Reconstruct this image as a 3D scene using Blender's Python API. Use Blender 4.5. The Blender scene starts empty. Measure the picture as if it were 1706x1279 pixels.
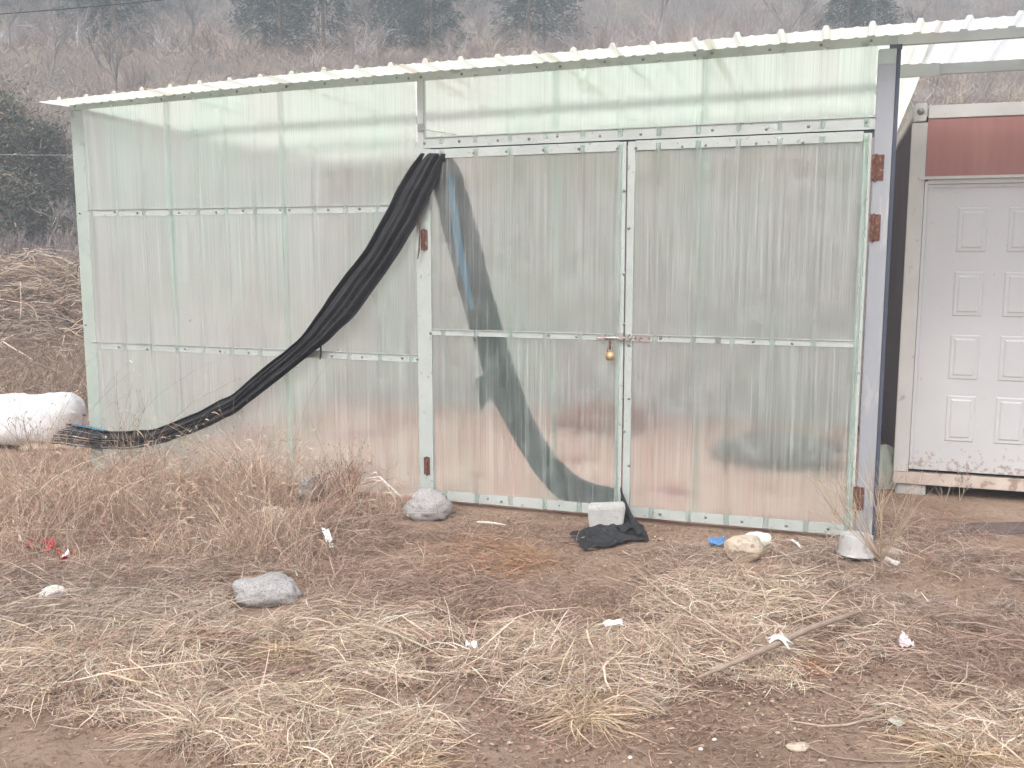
import bpy, bmesh, math, random
import numpy as np
from mathutils import Vector, Matrix, noise as mnoise

# ------------------------------------------------------------------ camera, light
SC = bpy.context.scene
COL = SC.collection
F, PITCH, EYE, TH = 1610.0, math.radians(7.85), 1.55, math.radians(18.5)
cam_d = bpy.data.cameras.new('camera'); cam = bpy.data.objects.new('camera', cam_d); COL.objects.link(cam)
cam.location = (0, 0, EYE); cam.rotation_euler = (math.radians(90) - PITCH, 0, 0)
cam_d.sensor_width = 36; cam_d.lens = 36 * F / 1706; cam_d.clip_start = .05; cam_d.clip_end = 900
SC.camera = cam

SUN_EL, SUN_AZ = 52, 205          # degrees; azimuth the light comes from, clockwise from +Y
world = bpy.data.worlds.new('World'); SC.world = world; world.use_nodes = True
wn = world.node_tree; wn.nodes.clear()
w_out = wn.nodes.new('ShaderNodeOutputWorld'); w_bg = wn.nodes.new('ShaderNodeBackground')
w_sky = wn.nodes.new('ShaderNodeTexSky'); w_sky.sky_type = 'NISHITA'; w_sky.sun_disc = False
w_sky.sun_elevation = math.radians(SUN_EL); w_sky.sun_rotation = math.radians(SUN_AZ)
w_sky.air_density = 1.2; w_sky.dust_density = 6.0; w_sky.ozone_density = .6
w_hsv = wn.nodes.new('ShaderNodeHueSaturation'); w_hsv.inputs['Saturation'].default_value = .28
wn.links.new(w_sky.outputs[0], w_hsv.inputs['Color']); wn.links.new(w_hsv.outputs[0], w_bg.inputs['Color'])
w_bg.inputs['Strength'].default_value = .15
wn.links.new(w_bg.outputs[0], w_out.inputs[0])
sun_d = bpy.data.lights.new('sun', 'SUN'); sun = bpy.data.objects.new('sun', sun_d); COL.objects.link(sun)
sun_d.energy = 1.1; sun_d.angle = math.radians(22); sun_d.color = (1, .965, .92)
_az, _el = math.radians(SUN_AZ), math.radians(SUN_EL)
_to = Vector((math.sin(_az) * math.cos(_el), math.cos(_az) * math.cos(_el), math.sin(_el)))
sun.rotation_euler = _to.to_track_quat('Z', 'Y').to_euler()
vs = SC.view_settings; vs.view_transform = 'Standard'; vs.look = 'None'; vs.gamma = 1; vs.exposure = 1.62
SC.cycles.max_bounces = 10; SC.cycles.transmission_bounces = 8; SC.cycles.diffuse_bounces = 4
SC.cycles.glossy_bounces = 3; SC.cycles.transparent_max_bounces = 12; SC.cycles.volume_bounces = 0
SC.cycles.use_denoising = True; SC.cycles.sample_clamp_indirect = 6

rng = np.random.default_rng(7); random.seed(7)

# ------------------------------------------------------------------ pixel of the photograph -> place in the world
CP, SP = math.cos(PITCH), math.sin(PITCH)
def ray(px, py):
    x = (px - 853) / F; y = -(py - 639.5) / F
    return np.array([x, y * SP + CP, y * CP - SP])
def at(px, py, z=0.):
    r = ray(px, py); t = (z - EYE) / r[2]
    return np.array([0, 0, EYE]) + t * r
def atd(px, py, d):
    r = ray(px, py); return np.array([0, 0, EYE]) + r * (d / r[1])
A = at(1420, 900)
U = np.array([math.cos(TH), -math.sin(TH), 0]); N = np.array([-math.sin(TH), -math.cos(TH), 0])
def W(px, py, off=0.):          # pixel -> (u, z) on a plane parallel to the shed front, off metres in front of it
    r = ray(px, py); P = A + N * off
    t = np.dot(P - np.array([0, 0, EYE]), N) / np.dot(r, N)
    q = np.array([0, 0, EYE]) + t * r
    return float(np.dot(q - A, U)), float(q[2])
def loc2w(u, off, z): return A + U * u + N * off + np.array([0, 0, z])

# ------------------------------------------------------------------ noise and terrain
def _h(ix, iy, s):
    n = (ix.astype(np.int64) * 374761393 + iy.astype(np.int64) * 668265263 + s * 69069) & 0xffffffff
    n = ((n ^ (n >> 13)) * 1274126177) & 0xffffffff
    n = n ^ (n >> 16)
    return (n & 0xffff) / 65535.
def vn(x, y, s=0):
    x = np.asarray(x, float); y = np.asarray(y, float)
    ix, iy = np.floor(x), np.floor(y); fx, fy = x - ix, y - iy
    fx = fx * fx * (3 - 2 * fx); fy = fy * fy * (3 - 2 * fy)
    a, b, c, d = _h(ix, iy, s), _h(ix + 1, iy, s), _h(ix, iy + 1, s), _h(ix + 1, iy + 1, s)
    return (a * (1 - fx) + b * fx) * (1 - fy) + (c * (1 - fx) + d * fx) * fy - .5
PY = [-60, 9.5, 14, 25, 29, 33.5, 36, 41, 44, 56, 70, 90, 130, 180, 240]
PZ = [0, 0, .15, 1.3, 2.2, 6.4, 6.9, 8.6, 10.1, 12.6, 16.2, 24, 42, 67, 102]
def gz(x, y):
    x = np.asarray(x, float); y = np.asarray(y, float)
    far = np.clip((y - 10) / 20, 0, 1)
    yy = y + far * (3.0 * vn(x * .09, y * .05, 3) + 1.2 * vn(x * .3, y * .2, 4)) - x * .045 * far
    z = np.interp(yy, PY, PZ)
    near = 1 - np.clip((y - 12) / 10, 0, 1)
    z = z + near * (.030 * vn(x * 1.3, y * 1.3, 5) + .022 * vn(x * 4, y * 4, 6) + .013 * vn(x * 11, y * 11, 7) + .008 * vn(x * 27, y * 27, 8))
    z = z + far * (.5 * vn(x * .4, y * .4, 9) + .25 * vn(x * 1.3, y * 1.3, 10))
    # level pad under the shed and cabin
    q = (x - A[0]) * N[0] + (y - A[1]) * N[1]; p = (x - A[0]) * U[0] + (y - A[1]) * U[1]
    pad = (np.clip((-q + .25) / .3, 0, 1) * np.clip((p + 5.4) / .4, 0, 1) * np.clip((q + 4.6) / .6, 0, 1))
    return z * (1 - pad * .92) - pad * .008

# ------------------------------------------------------------------ materials
MATS = {}
def nd(nt, typ, **kw):
    n = nt.nodes.new(typ)
    for k, v in kw.items():
        if hasattr(n, k): setattr(n, k, v)
        else: n.inputs[k].default_value = v
    return n
def ramp(nt, stops):
    r = nt.nodes.new('ShaderNodeValToRGB'); e = r.color_ramp.elements
    while len(e) < len(stops): e.new(.5)
    for i, (p, c) in enumerate(stops):
        e[i].position = p; e[i].color = (*c, 1) if len(c) == 3 else c
    return r
def mat(name, c1, c2=None, scale=8., rough=.8, bump=0., bscale=60., metal=0., detail=5., stretch=(1, 1, 1), c3=None, s3=30., t3=.62, spec=.3, transl=0.):
    m = bpy.data.materials.new(name); m.use_nodes = True; nt = m.node_tree; L = nt.links
    b = nt.nodes['Principled BSDF']; b.inputs['Roughness'].default_value = rough; b.inputs['Metallic'].default_value = metal
    b.inputs['Specular IOR Level'].default_value = spec
    c2 = c2 or tuple(x * .7 for x in c1)
    tc = nd(nt, 'ShaderNodeTexCoord'); mp = nd(nt, 'ShaderNodeMapping'); mp.inputs['Scale'].default_value = stretch
    L.new(tc.outputs['Object'], mp.inputs[0])
    nz = nd(nt, 'ShaderNodeTexNoise', Scale=scale, Detail=detail, Roughness=.62); L.new(mp.outputs[0], nz.inputs['Vector'])
    r = ramp(nt, [(.32, c1), (.68, c2)]); L.new(nz.outputs[0], r.inputs[0]); out = r.outputs[0]
    if c3:
        n3 = nd(nt, 'ShaderNodeTexNoise', Scale=s3, Detail=4.); L.new(mp.outputs[0], n3.inputs['Vector'])
        r3 = ramp(nt, [(t3 - .04, (0, 0, 0)), (t3 + .04, (1, 1, 1))]); L.new(n3.outputs[0], r3.inputs[0])
        mx = nd(nt, 'ShaderNodeMix', data_type='RGBA'); L.new(r3.outputs[0], mx.inputs[0]); L.new(out, mx.inputs[6]); mx.inputs[7].default_value = (*c3, 1)
        out = mx.outputs[2]
    L.new(out, b.inputs['Base Color'])
    if bump:
        nb = nd(nt, 'ShaderNodeTexNoise', Scale=bscale, Detail=6., Roughness=.6); L.new(mp.outputs[0], nb.inputs['Vector'])
        bp = nd(nt, 'ShaderNodeBump', Strength=bump, Distance=.01); L.new(nb.outputs[0], bp.inputs['Height']); L.new(bp.outputs[0], b.inputs['Normal'])
    MATS[name] = m
    return m
def blade_mat(name, rough=.75, transl=.25):     # colour differs from blade to blade
    m = bpy.data.materials.new(name); m.use_nodes = True; nt = m.node_tree; L = nt.links
    b = nt.nodes['Principled BSDF']; b.inputs['Roughness'].default_value = rough; b.inputs['Specular IOR Level'].default_value = .25
    at_ = nd(nt, 'ShaderNodeAttribute', attribute_name='Col'); L.new(at_.outputs[0], b.inputs['Base Color'])
    tr = nd(nt, 'ShaderNodeBsdfTranslucent'); L.new(at_.outputs[0], tr.inputs[0])
    ms = nd(nt, 'ShaderNodeMixShader'); ms.inputs[0].default_value = transl
    L.new(b.outputs[0], ms.inputs[1]); L.new(tr.outputs[0], ms.inputs[2]); L.new(ms.outputs[0], nt.nodes['Material Output'].inputs[0])
    return m
M_blade = blade_mat('dry_blades'); M_twig = blade_mat('twigs', .9, 0.); M_leaf = blade_mat('needles', .7, .15)

def fibreglass(name, tint=(.86, .93, .88), haze=.33, rough=.42, opac=.16, gloss=.2):
    m = bpy.data.materials.new(name); m.use_nodes = True; nt = m.node_tree; L = nt.links; nt.nodes.clear()
    out = nd(nt, 'ShaderNodeOutputMaterial')
    tc = nd(nt, 'ShaderNodeTexCoord')
    def streak(sx, sz, det=3.):
        mp = nd(nt, 'ShaderNodeMapping'); mp.inputs['Scale'].default_value = (sx, 1., sz); L.new(tc.outputs['Object'], mp.inputs[0])
        n = nd(nt, 'ShaderNodeTexNoise', Scale=1., Detail=det, Roughness=.55); L.new(mp.outputs[0], n.inputs['Vector']); return n.outputs[0]
    fine, mid, wide = streak(170, .9, 2.), streak(46, .35, 3.), streak(2.4, .7, 4.)
    rf = ramp(nt, [(.40, (0, 0, 0)), (.60, (1, 1, 1))]); L.new(fine, rf.inputs[0])
    rm = ramp(nt, [(.56, (0, 0, 0)), (.66, (1, 1, 1))]); L.new(mid, rm.inputs[0])
    rl = ramp(nt, [(.60, (0, 0, 0)), (.70, (1, 1, 1))]); L.new(fine, rl.inputs[0])
    # colour: green tint changes broadly along the sheet
    rc = ramp(nt, [(.34, tint), (.62, (tint[0] * 1.06, tint[1] * .965, tint[2] * 1.0))]); L.new(wide, rc.inputs[0])
    dk = nd(nt, 'ShaderNodeMix', data_type='RGBA', blend_type='MULTIPLY'); dk.inputs[0].default_value = 1
    rd = ramp(nt, [(.33, (.84, .85, .84)), (.55, (1, 1, 1))]); L.new(fine, rd.inputs[0])
    L.new(rc.outputs[0], dk.inputs[6]); L.new(rd.outputs[0], dk.inputs[7])
    refr = nd(nt, 'ShaderNodeBsdfRefraction', IOR=1.07, Roughness=rough); L.new(dk.outputs[2], refr.inputs['Color'])
    tra = nd(nt, 'ShaderNodeBsdfTranslucent'); L.new(dk.outputs[2], tra.inputs[0])
    dif = nd(nt, 'ShaderNodeBsdfDiffuse'); L.new(rc.outputs[0], dif.inputs[0])
    glo = nd(nt, 'ShaderNodeBsdfGlossy', Roughness=.35)
    def mix(fac, a, b):
        s = nd(nt, 'ShaderNodeMixShader')
        if isinstance(fac, float): s.inputs[0].default_value = fac
        else: L.new(fac, s.inputs[0])
        L.new(a, s.inputs[1]); L.new(b, s.inputs[2]); return s.outputs[0]
    def math_(op, a, b):
        n = nd(nt, 'ShaderNodeMath', operation=op)
        for i, v in enumerate((a, b)):
            if isinstance(v, (int, float)): n.inputs[i].default_value = v
            else: L.new(v, n.inputs[i])
        return n.outputs[0]
    h = math_('ADD', haze, math_('ADD', math_('MULTIPLY', rf.outputs[0], .08), math_('MULTIPLY', rm.outputs[0], .13)))
    bl = nd(nt, 'ShaderNodeTexNoise', Scale=7., Detail=7., Roughness=.7); L.new(tc.outputs['Object'], bl.inputs['Vector'])
    rb_ = ramp(nt, [(.44, (0, 0, 0)), (.74, (1, 1, 1))]); L.new(bl.outputs[0], rb_.inputs[0])
    vf = streak(330, 1.6, 1.); rv_ = ramp(nt, [(.60, (0, 0, 0)), (.66, (1, 1, 1))]); L.new(vf, rv_.inputs[0])
    h = math_('ADD', h, math_('MULTIPLY', rb_.outputs[0], .12))
    s1 = mix(h, refr.outputs[0], tra.outputs[0])
    o = math_('ADD', opac, math_('ADD', math_('MULTIPLY', rl.outputs[0], .22), math_('ADD', math_('MULTIPLY', rv_.outputs[0], .20 if opac > .05 else 0.), math_('MULTIPLY', rb_.outputs[0], .09 if opac > .05 else 0.))))
    s2 = mix(o, s1, dif.outputs[0])
    fr = nd(nt, 'ShaderNodeFresnel', IOR=1.35)
    s3 = mix(math_('MULTIPLY', fr.outputs[0], gloss), s2, glo.outputs[0])
    L.new(s3, out.inputs[0])
    return m
M_fg = fibreglass('green_fibreglass', (.82, .94, .885), .17, .52, .09)
M_fgd = fibreglass('door_fibreglass', (.82, .93, .875), .12, .50, .075)
M_roof = fibreglass('roof_fibreglass', (.77, .80, .71), .92, .5, .0, .10)
M_canopy = fibreglass('canopy_fibreglass', (.74, .77, .77), .92, .5, .0, .10)
M_back = fibreglass('back_fibreglass', (.93, .97, .94), .74, .5, .12)
M_trim = mat('pale_green_trim', (.34, .40, .365), (.42, .47, .43), 3., .5, .15, 90, c3=(.27, .33, .29), s3=9., t3=.64)
M_rail = mat('weathered_rail', (.38, .41, .39), (.46, .49, .47), 5., .5, .15, 120, c3=(.25, .27, .25), s3=40., t3=.68)
M_galv = mat('galvanised_steel', (.265, .275, .305), (.34, .35, .375), 3., .45, .1, 50, metal=.0, stretch=(1, 1, .2), c3=(.42, .40, .40), s3=16., t3=.62)
M_beam = mat('pale_grey_beam', (.46, .50, .48), (.54, .57, .55), 3., .5, .1, 50)
M_shade = mat('shaded_steel', (.05, .06, .09), (.075, .085, .115), 4., .5)  # dark blue holds painted shade, for the post edge and the header gap
M_screw = mat('screw_steel', (.18, .19, .18), (.30, .31, .29), 80., .45, metal=.5)
M_rust = mat('rust', (.10, .042, .030), (.19, .095, .07), 45., .9, .6, 150, c3=(.28, .2, .17), s3=60)
M_inner = mat('inner_frame_steel', (.50, .56, .53), (.58, .62, .60), 4., .6)
M_floor = mat('dry_earth_floor', (.67, .39, .34), (.76, .49, .44), 1.3, .95, .2, 20, c3=(.50, .23, .21), s3=2.2, t3=.60)
M_net = mat('black_net', (.012, .012, .015), (.034, .035, .042), 9., .66, .6, 420, stretch=(1, 1, 1), c3=(.075, .07, .072), s3=230., t3=.58)
M_net2 = mat('inner_net', (.022, .028, .030), (.050, .058, .062), 20., .7, .3, 400)
M_blue = mat('blue_selvedge', (.035, .12, .21), (.06, .19, .30), 40., .5)
M_white = mat('painted_white_door', (.51, .51, .525), (.55, .55, .565), 1.2, .42, .03, 60, detail=2., spec=.4, c3=(.40, .37, .34), s3=34., t3=.735)
def splash(m, z1):
    nt = m.node_tree; L = nt.links; b = nt.nodes['Principled BSDF']; src = b.inputs['Base Color'].links[0].from_socket
    tc = nd(nt, 'ShaderNodeTexCoord'); n = nd(nt, 'ShaderNodeTexNoise', Scale=26., Detail=8., Roughness=.72); L.new(tc.outputs['Object'], n.inputs['Vector'])
    sx = nd(nt, 'ShaderNodeSeparateXYZ'); L.new(tc.outputs['Object'], sx.inputs[0])
    mr = nd(nt, 'ShaderNodeMapRange'); mr.inputs['From Min'].default_value = z1; mr.inputs['From Max'].default_value = .14; mr.inputs['To Min'].default_value = -.18; mr.inputs['To Max'].default_value = .10; L.new(sx.outputs['Z'], mr.inputs[0])
    ad = nd(nt, 'ShaderNodeMath', operation='ADD'); L.new(n.outputs[0], ad.inputs[0]); L.new(mr.outputs[0], ad.inputs[1])
    r = ramp(nt, [(.56, (0, 0, 0)), (.62, (.75, .75, .75))]); L.new(ad.outputs[0], r.inputs[0])
    mx = nd(nt, 'ShaderNodeMix', data_type='RGBA'); L.new(r.outputs[0], mx.inputs[0]); L.new(src, mx.inputs[6]); mx.inputs[7].default_value = (.30, .21, .16, 1); L.new(mx.outputs[2], b.inputs['Base Color'])
splash(M_white, .50)
M_frame = mat('cream_steel_frame', (.48, .47, .46), (.57, .56, .54), 3., .5, .1, 60, c3=(.38, .35, .32), s3=14., t3=.66)
M_sill = mat('dusty_base_rail', (.46, .38, .33), (.58, .50, .45), 5., .8, .2, 60, c3=(.33, .24, .19), s3=12, t3=.6)
M_red = mat('faded_red_panel', (.32, .145, .14), (.38, .20, .18), 1.6, .55, .04, 40, stretch=(5, 1, .5))
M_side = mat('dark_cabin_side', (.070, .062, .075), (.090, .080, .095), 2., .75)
M_conc = mat('concrete', (.42, .41, .40), (.54, .53, .51), 12., .9, .5, 80, c3=(.3, .29, .28), s3=60, t3=.64)
M_rock = mat('grey_granite', (.33, .315, .31), (.42, .40, .395), 22., .9, .7, 60, c3=(.25, .235, .23), s3=130, t3=.58)
M_rockt = mat('tan_sandstone', (.50, .40, .31), (.60, .51, .42), 14., .9, .7, 60, c3=(.36, .27, .2), s3=40, t3=.62)
M_rockw = mat('white_quartz', (.62, .60, .57), (.75, .73, .70), 20., .8, .5, 60)
M_foam = mat('pale_green_foam', (.62, .68, .60), (.72, .76, .70), 20., .9, .4, 90)
M_bag = mat('white_woven_sack', (.68, .68, .70), (.72, .72, .735), 6., .6, .15, 220, detail=2.)
M_sackg = mat('green_grey_sack', (.28, .32, .28), (.40, .43, .38), 9., .75, .6, 120)
M_sackg2 = mat('dark_grey_sacking', (.21, .20, .20), (.28, .27, .27), 8., .9, .5, 90)
M_plastic = mat('white_plastic', (.78, .79, .80), (.86, .86, .87), 30., .35)
M_pink = mat('pink_wrapper', (.62, .50, .52), (.72, .62, .62), 40., .4, c3=(.12, .09, .12), s3=60, t3=.6)
M_bluew = mat('blue_wrapper', (.06, .17, .38), (.12, .26, .50), 60., .4, c3=(.6, .65, .7), s3=90, t3=.66)
M_redcloth = mat('red_plastic', (.45, .03, .045), (.55, .07, .08), 30., .5)
M_alu = mat('scratched_aluminium', (.50, .48, .47), (.62, .60, .59), 8., .5, .25, 60, metal=.15, c3=(.40, .36, .33), s3=16, t3=.6)
M_brass = mat('brass', (.62, .38, .18), (.74, .50, .28), 30., .4, metal=.5)
M_steel = mat('bolt_steel', (.36, .32, .31), (.50, .45, .43), 50., .4, metal=.6, c3=(.2, .1, .07), s3=70, t3=.6)
M_wood = mat('pale_stick', (.42, .33, .26), (.54, .44, .35), 30., .85, .3, 90, stretch=(1, 1, 1))
M_stick = mat('grey_brown_stick', (.27, .20, .16), (.38, .29, .23), 20., .9, .4, 90)
M_cable = mat('black_cable', (.02, .02, .025), (.03, .03, .035), 5., .6)
M_pot = mat('old_bone_white', (.66, .60, .54), (.76, .71, .66), 20., .7, .2, 60)

# ground: soil, litter and, up the hill, dry grass and bare red-brown earth
def ground_mat():
    m = bpy.data.materials.new('soil'); m.use_nodes = True; nt = m.node_tree; L = nt.links
    b = nt.nodes['Principled BSDF']; b.inputs['Roughness'].default_value = .95; b.inputs['Specular IOR Level'].default_value = .12
    tc = nd(nt, 'ShaderNodeTexCoord')
    def nz(s, det=6., ro=.6):
        n = nd(nt, 'ShaderNodeTexNoise', Scale=s, Detail=det, Roughness=ro); L.new(tc.outputs['Object'], n.inputs['Vector']); return n.outputs[0]
    r1 = ramp(nt, [(.30, (.225, .150, .108)), (.52, (.325, .228, .170)), (.72, (.405, .30, .235))]); L.new(nz(2.2), r1.inputs[0])
    r2 = ramp(nt, [(.35, (.62, .58, .56)), (.5, (1, 1, 1)), (.68, (1.0, 1.0, 1.0))]); L.new(nz(38., 8., .7), r2.inputs[0])
    mx = nd(nt, 'ShaderNodeMix', data_type='RGBA', blend_type='MULTIPLY'); mx.inputs[0].default_value = 1; L.new(r1.outputs[0], mx.inputs[6]); L.new(r2.outputs[0], mx.inputs[7])
    # small pale grit
    vo = nd(nt, 'ShaderNodeTexVoronoi', Scale=60.); L.new(tc.outputs['Object'], vo.inputs['Vector'])
    rv = ramp(nt, [(.0, (1, 1, 1)), (.10, (1, 1, 1)), (.14, (0, 0, 0))]); L.new(vo.outputs['Distance'], rv.inputs[0])
    rn = ramp(nt, [(.60, (0, 0, 0)), (.66, (1, 1, 1))]); L.new(nz(30., 2.), rn.inputs[0])
    mm = nd(nt, 'ShaderNodeMath', operation='MULTIPLY'); L.new(rv.outputs[0], mm.inputs[0]); L.new(rn.outputs[0], mm.inputs[1])
    m2 = nd(nt, 'ShaderNodeMix', data_type='RGBA'); L.new(mm.outputs[0], m2.inputs[0]); L.new(mx.outputs[2], m2.inputs[6]); m2.inputs[7].default_value = (.40, .33, .28, 1)
    # hill colours
    rh = ramp(nt, [(.36, (.20, .17, .155)), (.5, (.27, .22, .19)), (.66, (.36, .28, .21))]); L.new(nz(.35, 8., .7), rh.inputs[0])
    sx = nd(nt, 'ShaderNodeSeparateXYZ'); L.new(tc.outputs['Object'], sx.inputs[0])
    mr = nd(nt, 'ShaderNodeMapRange'); mr.inputs['From Min'].default_value = 10; mr.inputs['From Max'].default_value = 16; L.new(sx.outputs['Y'], mr.inputs[0])
    m3 = nd(nt, 'ShaderNodeMix', data_type='RGBA'); L.new(mr.outputs[0], m3.inputs[0]); L.new(m2.outputs[2], m3.inputs[6]); L.new(rh.outputs[0], m3.inputs[7])
    L.new(m3.outputs[2], b.inputs['Base Color'])
    bp = nd(nt, 'ShaderNodeBump', Strength=.9, Distance=.012); L.new(nz(55., 8., .75), bp.inputs['Height']); L.new(bp.outputs[0], b.inputs['Normal'])
    return m
M_soil = ground_mat()

# ------------------------------------------------------------------ mesh helpers
def tag(o, label=None, cat=None, group=None, kind=None):
    if label: o['label'] = label
    if cat: o['category'] = cat
    if group: o['group'] = group
    if kind: o['kind'] = kind
    return o
def empty(name, loc=(0, 0, 0), rz=0., **k):
    o = bpy.data.objects.new(name, None); COL.objects.link(o); o.location = loc; o.rotation_euler = (0, 0, rz); o.empty_display_size = .1
    return tag(o, **k)
def link(name, me, m=None, parent=None, loc=None, rz=0.):
    o = bpy.data.objects.new(name, me); COL.objects.link(o)
    if m: me.materials.append(m)
    if parent: o.parent = parent
    if loc is not None: o.location = loc
    if rz: o.rotation_euler = (0, 0, rz)
    return o
def mesh_np(name, V, Fq, m=None, parent=None, smooth=False, cols=None, loc=None):
    V = np.asarray(V, np.float32).reshape(-1, 3); Fq = np.asarray(Fq, np.int32); k = Fq.shape[1]
    me = bpy.data.meshes.new(name); me.vertices.add(len(V)); me.vertices.foreach_set('co', V.ravel())
    me.loops.add(Fq.size); me.loops.foreach_set('vertex_index', Fq.ravel())
    me.polygons.add(len(Fq)); me.polygons.foreach_set('loop_start', np.arange(0, Fq.size, k, dtype=np.int32))
    if smooth: me.polygons.foreach_set('use_smooth', np.ones(len(Fq), bool))
    me.update(calc_edges=True)
    if cols is not None:
        a = me.color_attributes.new('Col', 'FLOAT_COLOR', 'POINT')
        c = np.ones((len(V), 4), np.float32); c[:, :3] = cols; a.data.foreach_set('color', c.ravel())
    return link(name, me, m, parent, loc)
class MB:
    def __init__(s): s.bm = bmesh.new()
    def box(s, x0, x1, y0, y1, z0, z1, bev=0.):
        r = bmesh.ops.create_cube(s.bm, size=1, matrix=Matrix.Translation(((x0 + x1) / 2, (y0 + y1) / 2, (z0 + z1) / 2)) @ Matrix.Diagonal((abs(x1 - x0), abs(y1 - y0), abs(z1 - z0), 1)))
        if bev: bmesh.ops.bevel(s.bm, geom=list({e for v in r['verts'] for e in v.link_edges}), offset=bev, segments=2, affect='EDGES')
        return s
    def quad(s, pts):
        s.bm.faces.new([s.bm.verts.new(p) for p in pts]); return s
    def bar(s, pts4a, pts4b):      # hexahedron from two quads
        a = [s.bm.verts.new(p) for p in pts4a]; b = [s.bm.verts.new(p) for p in pts4b]
        s.bm.faces.new(a[::-1]); s.bm.faces.new(b)
        for i in range(4): s.bm.faces.new((a[i], a[(i + 1) % 4], b[(i + 1) % 4], b[i]))
        return s
    def rail(s, u0, z0, u1, z1, h, o0, o1):   # flat rail between two points of the wall plane, h tall; o0<o1 offsets towards the camera
        return s.bar([(u0, -o1, z0 - h / 2), (u0, -o1, z0 + h / 2), (u0, -o0, z0 + h / 2), (u0, -o0, z0 - h / 2)],
                     [(u1, -o1, z1 - h / 2), (u1, -o1, z1 + h / 2), (u1, -o0, z1 + h / 2), (u1, -o0, z1 - h / 2)])
    def tube(s, pts, rad, seg=8):
        pts = [Vector(p) for p in pts]; rad = rad if hasattr(rad, '__len__') else [rad] * len(pts); rings = []
        for i, p in enumerate(pts):
            d = (pts[min(i + 1, len(pts) - 1)] - pts[max(i - 1, 0)]).normalized()
            a = d.cross(Vector((0, 0, 1)) if abs(d.z) < .9 else Vector((1, 0, 0))).normalized(); b = d.cross(a)
            rings.append([s.bm.verts.new(p + (a * math.cos(t) + b * math.sin(t)) * rad[i]) for t in [2 * math.pi * k / seg for k in range(seg)]])
        for r0, r1 in zip(rings, rings[1:]):
            for k in range(seg): s.bm.faces.new((r0[k], r0[(k + 1) % seg], r1[(k + 1) % seg], r1[k]))
        s.bm.faces.new(rings[0][::-1]); s.bm.faces.new(rings[-1]); return s
    def lathe(s, prof, seg=28, c=(0, 0, 0)):
        rings = [[s.bm.verts.new((c[0] + r * math.cos(t), c[1] + r * math.sin(t), c[2] + z)) for t in [2 * math.pi * k / seg for k in range(seg)]] for r, z in prof]
        for r0, r1 in zip(rings, rings[1:]):
            for k in range(seg): s.bm.faces.new((r0[k], r0[(k + 1) % seg], r1[(k + 1) % seg], r1[k]))
        return s
    def build(s, name, m, parent=None, smooth=False, loc=None, rz=0.):
        bmesh.ops.recalc_face_normals(s.bm, faces=s.bm.faces)
        me = bpy.data.meshes.new(name); s.bm.to_mesh(me); s.bm.free()
        if smooth:
            for p in me.polygons: p.use_smooth = True
        return link(name, me, m, parent, loc, rz)
def grid(name, P, m, parent=None, smooth=True, keep=None, loc=None):
    P = np.asarray(P, float); n, k = P.shape[:2]
    i = np.arange(n * k).reshape(n, k)
    Fq = np.stack([i[:-1, :-1], i[1:, :-1], i[1:, 1:], i[:-1, 1:]], -1)
    if keep is not None: Fq = Fq[keep]
    return mesh_np(name, P.reshape(-1, 3), Fq.reshape(-1, 4), m, parent, smooth, None, loc)

def ribbons(P, Wd, S=None):     # P (n,k,3) spines, Wd (n,k) widths -> verts, quads
    n, k = P.shape[:2]
    d = P[:, -1] - P[:, 0]; d /= np.linalg.norm(d, axis=1, keepdims=True) + 1e-9
    if S is None:
        r = rng.normal(size=(n, 3)); S = np.cross(d, r); S /= np.linalg.norm(S, axis=1, keepdims=True) + 1e-9
    off = S[:, None, :] * Wd[:, :, None] * .5
    V = np.stack([P - off, P + off], 2)                    # n,k,2,3
    i = np.arange(n * k * 2).reshape(n, k, 2)
    Fq = np.stack([i[:, :-1, 0], i[:, :-1, 1], i[:, 1:, 1], i[:, 1:, 0]], -1).reshape(-1, 4)
    return V.reshape(-1, 3), Fq
def pal(n, cols, jit=.12, w=None):
    c = np.array(cols)[rng.choice(len(cols), n, p=w)]
    return np.clip(c * (1 + rng.normal(0, jit, (n, 1))) * (1 + rng.normal(0, .03, (n, 3))), .005, .9)
class RB:
    def __init__(s): s.V, s.F, s.C, s.n = [], [], [], 0
    def add(s, P, Wd, C, S=None):
        if len(P) == 0: return
        V, Fq = ribbons(P, Wd, S); s.V.append(V); s.F.append(Fq + s.n); s.n += len(V)
        s.C.append(np.repeat(C, P.shape[1] * 2, axis=0))
    def build(s, name, m, parent=None, loc=None):
        return mesh_np(name, np.concatenate(s.V), np.concatenate(s.F), m, parent, False, np.concatenate(s.C), loc)
def upright(base, h, az, lean, bend, k=5):   # spines of standing stems
    n = len(base); t = np.linspace(0, 1, k)[None, :]
    out = h[:, None] * (lean[:, None] * t + bend[:, None] * t ** 2.4)
    up = h[:, None] * (t - .35 * bend[:, None] * t ** 3)
    P = np.zeros((n, k, 3)); P[..., 0] = base[:, None, 0] + np.cos(az)[:, None] * out; P[..., 1] = base[:, None, 1] + np.sin(az)[:, None] * out; P[..., 2] = base[:, None, 2] + up
    return P

STRAW_ = [(.52, .42, .31), (.44, .34, .25), (.36, .26, .19), (.60, .50, .38), (.28, .19, .145), (.47, .38, .31)]
DULL = [(.46, .32, .25), (.37, .25, .20), (.56, .41, .33), (.27, .18, .145), (.50, .38, .31)]

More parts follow.
